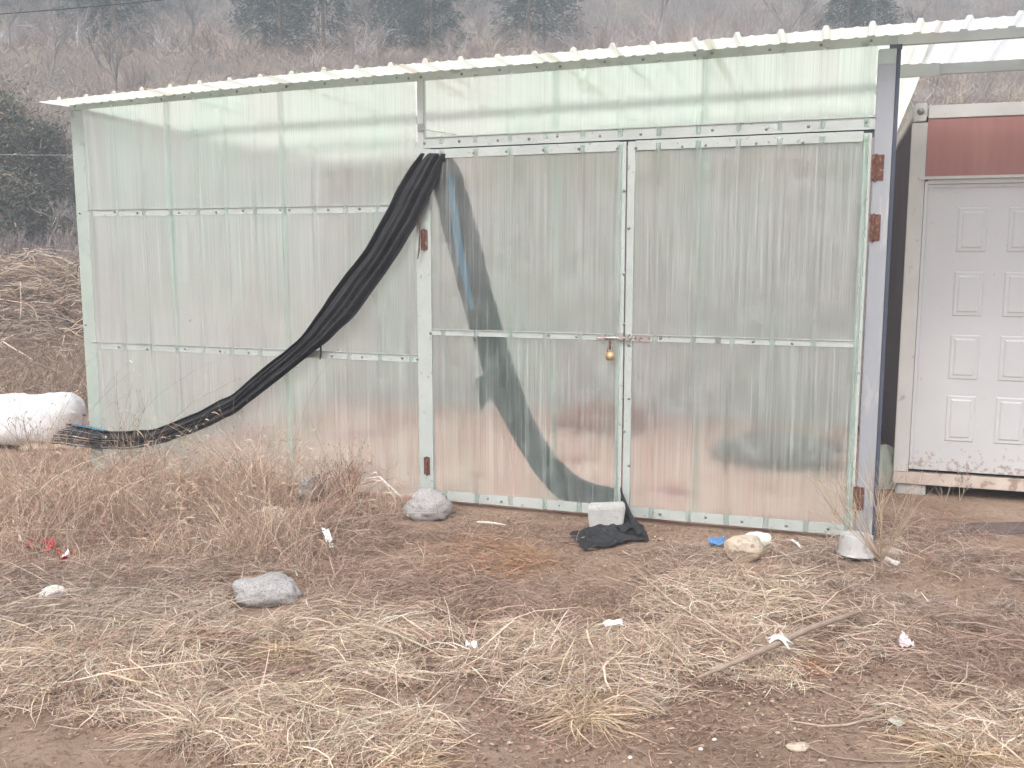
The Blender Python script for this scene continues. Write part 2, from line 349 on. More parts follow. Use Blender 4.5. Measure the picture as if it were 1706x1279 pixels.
# ------------------------------------------------------------------ GROUND
def axis(fine0, fine1, step, lo, hi, g=1.13):
    c = list(np.arange(fine0, fine1, step)); s = step; x = c[-1]
    while x < hi: s *= g; s = min(s, 6); x += s; c.append(x)
    s = step; x = fine0; l = []
    while x > lo: s *= g; s = min(s, 6); x -= s; l.append(x)
    return np.array(l[::-1] + c)
gx, gy = axis(-4.6, 3.6, .028, -215, 215, 1.10), axis(2.3, 8.4, .028, -40, 225, 1.07)
X, Y = np.meshgrid(gx, gy, indexing='ij')
g = grid('ground', np.stack([X, Y, gz(X, Y)], -1), M_soil); tag(g, kind='structure')

# ------------------------------------------------------------------ SHED (local frame: x along the front, -y towards the camera)
SHED = empty('greenhouse_shed', tuple(A), -TH, label='low shed clad in translucent pale green corrugated sheets with two padlocked doors', cat='shed')
PER, RU = .213, -.03
def prof(u, hgt, small):
    ph = ((u - RU) / PER) % 1.0; ph = np.where(ph > .5, ph - 1, ph) * PER
    a = np.abs(ph)
    rib = np.clip((.020 - a) / .010, 0, 1) * hgt
    sm = small * np.maximum(0, np.cos(2 * np.pi * (ph) / (PER / 3))) * (a > .03)
    return rib + sm
def ustops(u0, u1):
    s = {round(u0, 4), round(u1, 4)}
    k0 = int(math.floor((u0 - RU) / PER)) - 1
    for k in range(k0, k0 + int((u1 - u0) / PER) + 4):
        c = RU + k * PER
        for d in (-.020, -.0105, -.0095, .0095, .0105, .020, -.0888, -.071, -.0532, .0532, .071, .0888, -.035, .035, -.1065):
            x = c + d
            if u0 < x < u1: s.add(round(x, 4))
    return np.array(sorted(s))
def zt(u): return np.interp(u, [-5.4, -5.05, -3.43, -2.5, 0, 4.2], [2.485, 2.505, 2.548, 2.56, 2.598, 2.602])   # top beam centre line
def wall_sheet(u0, u1, z0, z1, m, parent, base=.0, hgt=.010, name='sheet', flip=1):
    us = ustops(u0, u1); nz_ = 14; P = np.zeros((len(us), nz_, 3))
    zz1 = z1(us) if callable(z1) else np.full(len(us), z1)
    for j in range(nz_):
        t = j / (nz_ - 1); z = z0 + (zz1 - z0) * t
        P[:, j, 0] = us + .0012 * np.sin(z * 5 + us * 3)
        P[:, j, 1] = -(base + flip * prof(us, hgt, .0022) + .0022 * vn(us * 1.7, z * 1.9, 21) + .001 * vn(us * 7, z * 3, 22))
        P[:, j, 2] = z + (.006 * vn(us * 9, us * 0 + 3, 23) if j == 0 else 0)
    return grid(name, P, m, parent, False)
for i, (a, b) in enumerate([(-5.045, -4.265), (-4.31, -3.425), (-3.47, -2.535)]):
    wall_sheet(a, b, .03, lambda u: zt(u) - .01, M_fg, SHED, .0014 * (i % 2))
for i, (a, b) in enumerate([(-2.50, -1.66), (-1.70, -.83), (-.87, .005)]):
    wall_sheet(a, b, 2.175, lambda u: zt(u) - .01, M_fg, SHED, .0014 * (i % 2))
# rails, posts
def rail_obj(name, u0, z0, u1, z1, h, o0, o1, m, parent=SHED):
    return MB().rail(u0, z0, u1, z1, h, o0, o1).rail(u0, z0 + h / 2 + .002, u1, z1 + h / 2 + .002, .004, o0, o1 + .007).build(name, m, parent)
us = [-5.06, -3.43, -2.5, 0.0, .10]
b_ = MB()
for a, b in zip(us, us[1:]): b_.rail(a, float(zt(a)), b, float(zt(b)), .052, .0035, .0075)
b_.build('top_beam', M_trim, SHED)
MB().rail(.101, float(zt(.1)), 3.9, float(zt(3.9)), .056, -.03, .006).build('canopy_beam', M_beam, SHED)
rail_obj('wall_rail', -4.968, 1.80, -2.545, 1.80, .042, .0035, .0065, M_rail)
rail_obj('wall_rail', -4.985, .905, -2.545, .897, .044, .0035, .0065, M_rail)
rail_obj('header_rail', -2.485, 2.178, .012, 2.193, .060, .004, .0072, M_rail)
MB().box(-5.055, -4.955, -.0034, -.0024, .0, 2.48).box(-5.057, -5.054, -.002, .05, .0, 2.5).build('corner_post', M_trim, SHED)
MB().box(-2.540, -2.487, -.0062, .035, .0, 2.17).box(-2.525, -2.487, -.0062, .035, 2.17, 2.535).build('door_post', M_rail, SHED)
for uj in (): MB().box(uj - .03, uj + .025, .004, .035, 0, 2.46).build('stud', M_inner, SHED)
for uj in (): MB().box(uj - .025, uj + .02, .004, .035, 2.2, 2.54).build('stud', M_inner, SHED)
MB().box(.010, .096, -.012, .075, .0, 2.555, .004).build('gate_post', M_galv, SHED)
MB().box(.0985, .116, -.004, .06, .0, 2.565).box(.06, .12, -.014, -.013, 2.545, 2.572).build('post_edge', M_shade, SHED)  # rear flange of the post, its shadow put into the dark colour
MB().box(.012, .094, -.0142, -.0135, 2.48, 2.552).build('post_cap', M_trim, SHED)
# inner skeleton and other walls
DEP = 3.7
def rz_(off): return 0.022 * off       # roof falls gently to the back
for o in (-1.2, -2.4):
    b_ = MB(); b_.rail(-5.03, float(zt(-5)) + rz_(o) - .03, .1, float(zt(0)) + rz_(o) - .03, .05, o - .03, o); b_.build('purlin', M_inner, SHED)
us = np.array([-5.05, .09]);
wall_sheet(-5.05, .10, 0.0, lambda u: zt(u) + rz_(-DEP) - .35, M_back, SHED, -DEP, .010, 'back_wall')
P = np.array([[[-5.05, o, z] for z in (0, 2.46)] for o in np.linspace(.03, DEP - .03, 30)]); P[::2, :, 0] += .012
grid('side_wall', P, M_back, SHED, False)
P = np.array([[[.10, o, z] for z in (0, 2.5)] for o in np.linspace(.09, DEP - .03, 30)]); P[::2, :, 0] += .012
grid('side_wall', P, M_back, SHED, False)
for z in (.9, 1.5): MB().box(-5.03, .09, DEP - .06, DEP - .02, z - .02, z + .02).build('back_rail', M_inner, SHED)
MB().box(-5.04, .09, .07, DEP - .02, -.03, .012).build('earth_floor', M_floor, SHED)
for uj in (-3.7, -1.7): MB().box(uj - .02, uj + .02, DEP - .10, DEP - .061, 0, 2.4).build('back_post', M_inner, SHED)

# roof sheets (ribs run front to back), each about a metre wide
OV = .235
def roof_sheet(u0, u1, o0, o1, m, base=0., name='roof_sheet'):
    us = ustops(u0, u1); os_ = np.linspace(o0, o1, 10); P = np.zeros((len(us), len(os_), 3))
    for j, o in enumerate(os_):
        P[:, j, 0] = us; P[:, j, 1] = -(o + (.012 * vn(us * 1.1, us * 0, 31) if j == 0 else 0))
        P[:, j, 2] = zt(us) + .020 + rz_(o) * 1.0 + prof(us, .021, .005)*(1 + .6 * vn(us * 3, us * 0, 35)) + base + .006 * vn(us * 1.2, us * 0 + o * .7, 33) - np.where(o > 0, np.clip(-3.2 - us, 0, 2) * .012, 0)
    return grid(name, P, m, SHED, False)
ks = [-5.10, -4.25, -3.40, -2.545, -1.69, -.84, .235]
for i, (a, b) in enumerate(zip(ks, ks[1:])): roof_sheet(a, b + .05, OV, -DEP - .1, M_roof, .0015 * (i % 2))
ks = [.26, 1.11, 1.96, 2.81, 3.7]
for i, (a, b) in enumerate(zip(ks, ks[1:])): roof_sheet(a, b + .05, OV, -.92, M_canopy, .0015 * (i % 2))
MB().box(.14, 3.9, .775, .815, 2.545, 2.602).build('canopy_rear_beam', M_beam, SHED)
MB().box(.118, .36, .755, .774, 2.532, 2.606).build('beam_sleeve', M_beam, SHED)
for uj in (1.35, 3.4): MB().box(uj, uj + .05, .03, .774, 2.555, 2.575).build('canopy_tie', M_galv, SHED)
MB().box(3.84, 3.9, .03, .09, 0, 2.57).box(3.84, 3.9, .74, .774, 0, 2.55).build('canopy_post', M_galv, SHED)

MB().box(-2.485, .008, .0065, .03, 2.128, 2.175).build('header_gap_filler', M_shade, SHED)  # filler added to keep the slit above the doors dark
# doors
def door(name, u0, u1, su0, su1, joints, label):
    b = MB()
    b.box(u0, u0 + .040, -.0062, .03, .045, 2.145).box(u1 - .040, u1, -.0062, .03, .045, 2.145).box(u0 + .03, u1 - .03, .006, .028, 2.09, 2.135).box(u0 + .03, u1 - .03, .006, .028, .03, .075).box(u0 + .03, u1 - .03, .006, .028, 1.048, 1.076)
    d = b.build(name, M_rail, SHED); d['label'] = label
    MB().rail(u0 + .041, 2.115 + (.008 if u0 > -2 else 0), u1 - .041, 2.122 + (.008 if u0 > -2 else 0), .052, .004, .0068).build('top_rail', M_rail, d)
    MB().rail(u0 + .041, 1.062, u1 - .041, 1.062, .034, .004, .0068).rail(u0 + .041, 1.081, u1 - .041, 1.081, .004, .004, .0135).build('middle_rail', M_rail, d)
    MB().rail(u0 + .041, .055, u1 - .041, .055, .060, .004, .0068).build('bottom_rail', M_rail, d)
    for i, (a, c) in enumerate(joints): wall_sheet(a, c, .028, 2.138, M_fgd, d, .0005 + .0014 * (i % 2))
    return d
DL = door('door', -2.488, -1.272, 0, 0, [(-2.47, -1.655), (-1.70, -1.276)], 'door leaf with the black net hanging behind it')
DR = door('door', -1.262, -.002, 0, 0, [(-1.258, -.825), (-.87, -.004)], 'door leaf beside the metal post')
# screws: one mesh, linked copies
sb = MB(); sb.lathe([(.0001, .0062), (.0045, .0060), (.0062, .0035), (.0062, .0012), (.0105, .0008), (.0112, 0)], 10)
s0 = sb.build('screw', M_screw, SHED, True); s0.rotation_euler = (math.radians(90), 0, 0)
first = [True]; NS = [0]
def screw(px, py, parent, off=.0068):
    u, z = W(px, py); o = s0 if first[0] else s0.copy()
    if not first[0]: COL.objects.link(o)
    first[0] = False; o.parent = parent; o.location = (u, -off, z); s = random.uniform(.68, .92); o.scale = (s, s, s); NS[0] += 1
def ybeam(x): u = W(x, 120)[0]; z = float(zt(u)); return z
def screws_z(xs, zf, parent, off=.0068):
    for x in xs:
        u = W(x, 400)[0]
        for _ in range(3):                # refine so that the screw lies on its rail
            z = zf(u); P = loc2w(u, 0, z); u = u
        o = s0 if first[0] else s0.copy()
        # solve u for this px at height z
        lo, hi = -5.2, .6
        for _ in range(30):
            mid_ = (lo + hi) / 2; q = loc2w(mid_, 0, zf(mid_)); d = q[1] * CP - (q[2] - EYE) * SP
            if 853 + F * q[0] / d < x: lo = mid_
            else: hi = mid_
        if not first[0]: COL.objects.link(o)
        first[0] = False; o.parent = parent; o.location = (lo, -off, zf(lo) + random.uniform(-.006, .006)); s = random.uniform(.68, .92); o.scale = (s, s, s)
screws_z([126, 170, 220, 270, 308, 352, 396, 435, 478, 542, 596, 662, 681, 702, 770, 833, 895, 934, 1008, 1072, 1158, 1187, 1283, 1368, 1451], lambda u: float(zt(u)), SHED, .0078)
screws_z([192, 230, 299, 361, 406, 468, 483, 548, 600], lambda u: 1.80, SHED)
screws_z([199, 246, 297, 309, 368, 415, 475, 554, 604, 671, 696], lambda u: .90, SHED)
screws_z([708, 766, 830, 882, 929, 1000, 1068, 1187, 1277, 1347, 1443], lambda u: 2.178 + .006 * (u + 2.5), SHED, .0074)
screws_z([790, 844, 906, 965, 1029], lambda u: 2.112, DL); screws_z([1060, 1137, 1176, 1260, 1338, 1442], lambda u: 2.114, DR)
screws_z([718, 915, 961], lambda u: 1.062, DL); screws_z([1058, 1101, 1255, 1320], lambda u: 1.062, DR)
screws_z([740, 813, 836, 908, 932], lambda u: .055, DL); screws_z([1100, 1176, 1236, 1310, 1380, 1407], lambda u: .055, DR)
for y in (318, 456, 540, 718): screw(1040, y, DL)
for y in (380, 575, 664, 775): screw(1048, y, DR)
screw(134, 355, SHED); screw(144, 541, SHED)
# hinges, bolt
def hinge(u0, u1, z0, z1, parent, m=M_rust):
    b = MB(); b.box(u0, u1, -.016, -.0125, z0, z1, .001); uc = u0 + .35 * (u1 - u0)
    b.tube([(uc, -.019, z0 - .004), (uc, -.019, z1 + .004)], .006, 8)
    for k in range(3): b.tube([(uc, -.019, z0 + (z1 - z0) * k / 3 + .003), (uc, -.019, z0 + (z1 - z0) * (k + 1) / 3 - .003)], .0082, 8)
    return b.build('hinge', m, parent, loc=None)
hinge(.002, .062, 1.905, 2.035, DR); hinge(.004, .060, 1.60, 1.735, DR); hinge(-.008, .048, .175, .30, DR)
b = MB(); b.box(-2.512, -2.468, -.0105, -.0065, 1.555, 1.675, .001); b.tube([(-2.489, -.014, 1.55), (-2.489, -.014, 1.68)], .006); b.build('hinge', M_rust, DL)
b = MB(); b.box(-2.510, -2.470, -.0105, -.0065, .18, .29, .001); b.tube([(-2.489, -.014, .175), (-2.489, -.014, .295)], .006); b.build('hinge', M_rust, DL)
b = MB(); b.box(-2.522, -2.49, -.0125, -.0065, 2.245, 2.29, .001); b.build('bracket', M_screw, SHED)
b = MB(); b.tube([(-2.49, -.012, 2.26), (-2.40, -.012, 2.242), (-2.28, -.011, 2.222)], .004, 6); b.build('wire_tie', M_rail, SHED)
b = MB(); b.tube([(-1.415, -.026, 1.058), (-1.225, -.026, 1.066)], .0075, 10); b.box(-1.43, -1.36, -.012, -.007, 1.045, 1.078, .001)
b.box(-1.392, -1.372, -.034, -.012, 1.048, 1.07, .002).box(-1.30, -1.268, -.033, -.007, 1.05, 1.09, .002).build('bolt', M_steel, DL)
MB().box(-1.258, -1.232, -.034, -.007, 1.048, 1.084, .002).box(-1.205, -1.12, -.0098, -.0068, 1.043, 1.075, .001).build('bolt_socket', M_steel, DR)
b = MB(); b.tube([(-1.345, -.028, 1.055), (-1.342, -.030, 1.02), (-1.345, -.028, .995)], .007, 8); b.build('hasp_loop', M_rust, DL)
MB().box(-.758, -.728, -.0105, -.0068, 1.045, 1.079).build('rail_clip', M_screw, DR)
# padlock hanging from the bolt
PL = empty('padlock', tuple(loc2w(-1.342, .032, .935)), -TH, label='small brass padlock hanging from the door bolt', cat='padlock')
MB().box(-.024, .024, -.010, .010, 0, .045, .005).build('lock_body', M_brass, PL, True)
MB().tube([(-.015, 0, .044)] + [(-.015 * math.cos(t), 0, .066 + .016 * math.sin(t)) for t in np.linspace(0, math.pi, 9)] + [(.015, 0, .044)], .0035, 8).build('shackle', M_steel, PL, True)
k_ = MB().box(-.006, .006, -.0125, -.0102, .010, .022).build('keyhole_plate', M_steel, PL)

# ------------------------------------------------------------------ NET draped over the door top
NET = empty('shade_net', tuple(loc2w(-2.42, .02, 2.11)), -TH, label='black shade netting pinned over the door top, one end sagging left across the wall', cat='netting')
NO = np.array([-2.42, -.02, 2.11])
def resample(pts, n):
    p = np.array(pts, float); d = np.r_[0, np.cumsum(np.linalg.norm(np.diff(p, axis=0), axis=1))]; t = np.linspace(0, d[-1], n)
    q = np.stack([np.interp(t, d, p[:, i]) for i in range(p.shape[1])], -1)
    for _ in range(3): q[1:-1] = .25 * q[:-2] + .5 * q[1:-1] + .25 * q[2:]
    return q
nL = [(-2.505, 2.118), (-2.592, 2.002), (-2.694, 1.81), (-2.839, 1.577), (-3.094, 1.282), (-3.315, 1.013), (-3.585, .811), (-3.819, .624), (-4.153, .466), (-4.448, .36), (-4.798, .330), (-5.182, .365)]
nR = [(-2.332, 2.118), (-2.399, 1.928), (-2.518, 1.701), (-2.68, 1.469), (-2.93, 1.173), (-3.188, .96), (-3.409, .799), (-3.637, .633), (-3.824, .504), (-4.111, .367), (-4.404, .267), (-4.706, .193), (-5.063, .190), (-5.352, .207)]
n1, n2 = 150, 61
L_, R_ = resample(nL, n1), resample(nR, n1); _s = np.linspace(0, 1, n1)
L_[:, 1] += .016 * vn(_s * 11, _s * 0, 101) + .008 * vn(_s * 40, _s * 0, 102); R_[:, 1] += .020 * vn(_s * 9, _s * 0, 103) + .010 * vn(_s * 36, _s * 0, 104); v = np.linspace(0, 1, n2); P = np.zeros((n1, n2, 3)); s = np.linspace(0, 1, n1)
for j, vv in enumerate(v):
    wav = vv + .02 * np.sin(9 * s + 5 * vv)
    P[:, j, 0] = L_[:, 0] * (1 - wav) + R_[:, 0] * wav; P[:, j, 2] = L_[:, 1] * (1 - wav) + R_[:, 1] * wav
    fold = .016 * np.sin(2 * np.pi * (2.6 * vv + .35 * np.sin(3.1 * s) + .2 * np.sin(7 * vv))) + .006 * np.sin(2 * np.pi * (5.3 * vv - .6 * s + .3 * np.sin(5 * s))) + .010 * vn(s * 9, vv * 5 + s * 2, 41) + .003 * vn(s * 30, vv * 22, 42)
    arch = .024 * np.sin(np.pi * vv)
    P[:, j, 1] = -(.035 + arch + fold + .02 * np.clip((s - .0) * 12, 0, 1) - .03 * np.clip(1 - s * 14, 0, 1) * (1 - 0) + .06 * np.clip(s - .8, 0, 1) * vv)
keep = np.ones((n1 - 1, n2 - 1), bool)
for (a, c, st) in [(.27, .30, .88), (.49, .53, .84), (.66, .69, .87), (.84, .91, .76)]:
    for j in range(n2 - 1):
        if a <= v[j] < c:
            for i in range(n1 - 1):
                if s[i] > st + .05 * abs(v[j] - (a + c) / 2) / (c - a): keep[i, j] = False
for j in range(n2 - 1): keep[int(n1 * (.965 + .035 * abs(math.sin(j * .9)))):, j] = False
net_o = grid('net_bundle', P - NO, M_net, NET, True, keep)
rf_ = RB(); m_ = 420; ii = rng.integers(4, n1 - 8, m_); jj = np.where(rng.random(m_) < .5, 0, n2 - 1); jj = np.where(rng.random(m_) < .35, rng.integers(0, n2, m_), jj)
b0 = P[ii, jj] - NO; tt_ = np.linspace(0, 1, 4); ln_ = rng.uniform(.006, .028, m_); dd_ = rng.normal(0, .7, (m_, 3)); dd_[:, 2] -= .5
rf_.add(b0[:, None, :] + dd_[:, None, :] * tt_[None, :, None] * ln_[:, None, None] + np.array([0, -.004, 0]), np.full((m_, 4), .0012), np.full((m_, 3), .03))
rf_.build('frayed_threads', M_twig, NET)
sd = net_o.modifiers.new('solid', 'SOLIDIFY'); sd.thickness = .0025
def strip_on(P, j0, j1, i0, i1, m, name, lift=.004):
    q = P[i0:i1, j0:j1 + 1].copy(); q[..., 1] -= lift; return grid(name, q - NO, m, NET, True)
strip_on(P, 54, 59, int(n1 * .74), int(n1 * .985), M_blue, 'blue_selvedge')
strip_on(P, 0, 3, int(n1 * .90), int(n1 * .985), M_blue, 'blue_selvedge')
strip_on(P, 1, 2, 2, int(n1 * .07), M_blue, 'blue_selvedge', .003)
# inner strip behind the door sheet
iL = [(-2.443, 2.10), (-2.437, 1.964), (-2.382, 1.70), (-2.252, 1.222), (-2.177, .991), (-2.083, .687), (-1.95, .458), (-1.80, .231), (-1.669, .095), (-1.50, .045), (-1.275, .05)]
iR = [(-2.329, 2.10), (-2.27, 2.06), (-2.162, 1.698), (-2.081, 1.384), (-2.006, 1.103), (-1.894, .768), (-1.80, .55), (-1.689, .366), (-1.541, .232), (-1.42, .195), (-1.27, .175)]
L_, R_ = resample(iL, 90), resample(iR, 90); P2 = np.zeros((90, 25, 3)); s = np.linspace(0, 1, 90)
for j in range(25):
    vv = j / 24; P2[:, j, 0] = L_[:, 0] * (1 - vv) + R_[:, 0] * vv; P2[:, j, 2] = L_[:, 1] * (1 - vv) + R_[:, 1] * vv
    P2[:, j, 1] = .012 + .004 * np.sin(vv * 11 + 2 * s) + .004 * vn(s * 20, s * 0 + vv * 5, 44)
P2[:, 0, 0] += .010 * vn(s * 40, s * 0, 46); P2[:, 24, 0] += .014 * vn(s * 55, s * 0, 45)
grid('net_strip', P2 - NO, M_net2, NET, True)
q = np.zeros((30, 4, 3)); t = np.linspace(0, 1, 30)
bc = resample([(-2.325, 1.99), (-2.28, 1.612), (-2.19, 1.206)], 30)
for j in range(4): q[:, j, 0] = bc[:, 0] + (j / 3 - .5) * (.020 + .03 * np.sin(np.pi * t)); q[:, j, 2] = bc[:, 1]; q[:, j, 1] = .006
grid('blue_selvedge', q - NO, M_blue, NET)
tb = MB(); c = [(-2.178, .785), (-2.141, .597), (-2.079, .68), (-2.075, .75), (-2.109, .824)]
tb.bm.faces.new([tb.bm.verts.new((x - NO[0], .014 - NO[1], z - NO[2])) for x, z in c]); f_ = tb.bm.faces[:]; tb.build('torn_flap', M_net2, NET)
# two loose cords
MB().tube([(x - NO[0], -o - NO[1], z - NO[2]) for x, o, z in [(-2.50, .05, 1.78), (-2.505, .04, 1.64), (-2.512, .035, 1.55), (-2.523, .035, 1.50)]], [.004, .005, .005, .003], 6).build('loose_cord', M_rust, NET)
cu, cz = W(541, 573); cu2, cz2 = W(540, 597)
MB().tube([(cu - NO[0], -.06 - NO[1], cz + .03 - NO[2]), (cu + .004 - NO[0], -.055 - NO[1], (cz + cz2) / 2 - NO[2]), (cu2 - NO[0], -.05 - NO[1], cz2 - NO[2])], [.007, .006, .005], 6).build('loose_cord', M_net, NET)
# tail of the net that slips out below the door and lies crumpled under the block
g0, g1, g2, g3 = at(952, 897), at(1078, 898), at(1062, 868), at(1000, 872)
n = 60; P3 = np.zeros((n, n, 3)); outl = [at(950, 893), at(975, 919), at(1012, 912), at(1040, 903), at(1082, 900), at(1070, 880), at(1050, 862), at(1030, 858), at(1000, 875)]
cen = np.mean(outl, axis=0); ang = np.linspace(0, 2 * np.pi, n)
op = np.array(outl + [outl[0]]); d = np.r_[0, np.cumsum(np.linalg.norm(np.diff(op, axis=0), axis=1))]; tt = np.linspace(0, d[-1], n)
rim = np.stack([np.interp(tt, d, op[:, i]) for i in range(3)], -1); rim[-1] = rim[0]
for j in range(n):
    t = j / (n - 1); P3[:, j] = cen + (rim - cen) * (t * (1 + .05 * vn(ang * 6, ang * 0 + 2, 47)[:, None] * t))
xx, yy = P3[..., 0], P3[..., 1]
P3[..., 2] = gz(xx, yy) + .012 + .040 * (1 - np.linspace(0, 1, n)[None, :] ** 2) + .034 * np.abs(vn(xx * 9 + yy * 14, yy * 12, 48)) + .022 * np.abs(vn(xx * 30 + yy * 8, yy * 30, 49))
inv = Matrix.Rotation(TH, 4, 'Z')
def tolocal(P, org):        # world -> local of an empty at org rotated by -TH
    q = np.asarray(P, float) - org; c, s_ = math.cos(TH), math.sin(TH)
    return np.stack([q[..., 0] * c - q[..., 1] * s_, q[..., 0] * s_ + q[..., 1] * c, q[..., 2]], -1)
NW = loc2w(-2.42, .02, 2.11)
grid('net_tail', tolocal(P3, NW), M_net, NET, True)
# sheet that links door gap and tail
e0, e1 = loc2w(-1.272, .02, .20), loc2w(-1.262, .02, .03); e2, e3 = at(1070, 885, .05), at(1010, 880, .04)
P4 = np.zeros((24, 16, 3))
for i in range(24):
    a = i / 23
    for j in range(16):
        c = j / 15; top = e0 * (1 - a) + e2 * a; bot = e1 * (1 - a) + e3 * a
        p = top * (1 - c) + bot * c; p[2] += .03 * math.sin(math.pi * a) * -1 * (1 - c) + .012 * math.sin(c * 16 + a * 3); p += N * (.02 * math.sin(c * 14)); P4[i, j] = p
grid('net_tail', tolocal(P4, NW), M_net, NET, True)

# ------------------------------------------------------------------ CABIN
CO = -1.2
CAB = empty('portable_cabin', tuple(loc2w(.26, CO, 0)), -TH, label='white panelled door cabin with faded red panel above the door, right of the shed', cat='cabin')
cabo = np.array([.26, -CO, 0.])
def CW(px, py): u, z = W(px, py, CO); return u - .26, z
MB().box(.0, .088, -.0, .06, .14, 2.33, .003).build('corner_frame', M_frame, CAB)
MB().box(.0895, 3.2, .004, .06, 2.352, 2.43, .003).build('top_frame', M_frame, CAB)
MB().box(.006, .078, -.006, .055, 2.335, 2.445, .004).build('corner_fitting', M_frame, CAB)
b = MB(); b.lathe([(.0001, .012), (.012, .011), (.018, .004), (.022, 0)], 12); o = b.build('frame_bolt', M_screw, CAB, True); o.rotation_euler = (math.radians(90), 0, 0); o.location = (.042, -.0065, 2.395)
MB().box(.0895, 3.2, .012, .05, 2.005, 2.350).build('red_panel', M_red, CAB)
MB().box(.052, 3.2, -.022, .05, 1.985, 2.003, .001).build('drip_strip', M_frame, CAB)
MB().box(.0, 3.2, -.004, .07, .062, .138, .004).build('base_rail', M_sill, CAB)
# door leaf with raised panels
b = MB(); b.box(.112, 1.28, .012, .045, .16, 1.955)
cols = [(1597, 1648), (1682, 1733)]; rows = [(345, 420), (452, 527), (558, 633), (660, 737)]
for (ya, yb) in rows:
    z1 = CW(1622, ya)[1]; z0 = CW(1610, yb)[1]
    for k in range(2):
        w0 = CW(1597 - (ya - 345) * .045, ya)[0]; w0 = CW(1597, 345)[0] + k * (CW(1682, 345)[0] - CW(1597, 345)[0]); w1 = w0 + CW(1648, 345)[0] - CW(1597, 345)[0]
        for (i0, o_) in ((0, .0), (.022, .003)):
            pass
        # moulding ring then raised field
        def fr(x0, x1, za, zb, dpt, ins, d2):
            b.bar([(x0, dpt, za), (x1, dpt, za), (x1, dpt, zb), (x0, dpt, zb)], [(x0 + ins, d2, za + ins), (x1 - ins, d2, za + ins), (x1 - ins, d2, zb - ins), (x0 + ins, d2, zb - ins)])
        fr(w0, w1, z0, z1, .0125, .008, .0065)
        fr(w0 + .024, w1 - .024, z0 + .024, z1 - .024, .0070, .010, .0015)
CD = b.build('door', M_white, CAB)
# grooves between rings are cut by a slightly lower ring frame
MB().box(.0905, .1105, .001, .045, .16, 1.975).box(.1105, 1.30, .001, .045, 1.957, 1.984).build('door_frame', M_white, CAB)
MB().box(.14, 1.2, -.002, .0005, 1.935, 1.940).build('frame_seam', M_frame, CAB)
MB().box(1.22, 1.25, -.03, .012, .95, 1.0, .004).box(1.12, 1.25, -.05, -.031, .967, .985, .004).build('door_handle', M_steel, CAB)
MB().box(1.31, 3.2, .012, .05, .14, 1.984).build('front_panel', M_white, CAB)
# dark left flank, roof, back
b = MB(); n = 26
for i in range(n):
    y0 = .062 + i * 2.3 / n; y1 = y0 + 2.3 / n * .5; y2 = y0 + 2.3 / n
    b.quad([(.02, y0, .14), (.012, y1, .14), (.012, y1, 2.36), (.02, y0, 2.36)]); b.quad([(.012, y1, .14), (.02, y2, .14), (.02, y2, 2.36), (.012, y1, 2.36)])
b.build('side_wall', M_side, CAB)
MB().box(.0, .05, .062, 2.36, 2.362, 2.43, .003).build('side_rail', M_frame, CAB)
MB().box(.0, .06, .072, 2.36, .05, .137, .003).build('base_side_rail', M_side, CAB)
MB().box(.03, 3.2, .065, 2.36, 2.37, 2.42).build('roof', M_frame, CAB)
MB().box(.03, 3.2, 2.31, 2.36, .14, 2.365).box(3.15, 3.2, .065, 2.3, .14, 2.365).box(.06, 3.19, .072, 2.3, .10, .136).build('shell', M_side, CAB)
for x in (.02, 1.5, 3.0):
    for y_ in (.02, 2.1): MB().box(x, x + .18, y_, y_ + .18, -.05, .061, .01).build('footing', M_conc, CAB)

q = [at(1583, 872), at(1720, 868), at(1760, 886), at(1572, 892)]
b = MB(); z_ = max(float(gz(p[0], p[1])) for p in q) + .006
b.bar([(p[0], p[1], z_ - .03) for p in q], [(p[0], p[1], z_) for p in q]); o = b.build('dark_slab', mat('dark_slab_brown', (.105, .075, .072), (.16, .12, .11), 9., .95, .3, 80), None); tag(o, 'thin dark slab lying flat on the ground before the cabin', 'mat')  # thin flat slab, dark brown all over
# ------------------------------------------------------------------ rocks, block and litter
def rock(name, cx, cy, sx, sy, sz, m, label, seed, rz=0., z=0., rough_=.16, cat='rock', sub=4, sink=.25, facet=.0):
    p = at(cx, cy, z); gzv = float(gz(p[0], p[1]))
    bm = bmesh.new(); bmesh.ops.create_icosphere(bm, subdivisions=sub, radius=1)
    for v_ in bm.verts:
        d = v_.co.normalized(); k = 1 + rough_ * 2 * mnoise.noise(d * 1.3 + Vector((seed, 0, 0))) + rough_ * mnoise.noise(d * 3.1 + Vector((0, seed, 0))) + rough_ * .35 * mnoise.noise(d * 9 + Vector((0, 0, seed)))
        c = d * k
        if facet:
            for (nx, ny, nz_, dd) in facet_planes(seed):
                t = c.dot(Vector((nx, ny, nz_)))
                if t > dd: c -= Vector((nx, ny, nz_)) * (t - dd)
        v_.co = Vector((c.x * sx, c.y * sy, c.z * sz))
    me = bpy.data.meshes.new(name); bm.to_mesh(me); bm.free()
    for pl in me.polygons: pl.use_smooth = not facet
    o = link(name, me, m, None, (p[0], p[1], gzv + sz * (1 - sink)), rz); tag(o, label, cat); return o
def facet_planes(seed):
    r = random.Random(seed); out = []
    for _ in range(9):
        v_ = Vector((r.gauss(0, 1), r.gauss(0, 1), r.gauss(0, .8))).normalized(); out.append((v_.x, v_.y, v_.z, r.uniform(.62, .85)))
    out.append((0, 0, 1, .55)); return out
rock('rock', 445, 1002, .150, .085, .073, M_rock, 'large smooth grey granite rock lying on flattened straw at lower left', 3, .1, rough_=.13, sink=.2)
rock('rock', 711, 860, .128, .085, .092, M_rock, 'grey rock at the foot of the wall below the left door hinge', 8, 0, rough_=.17, sink=.2)
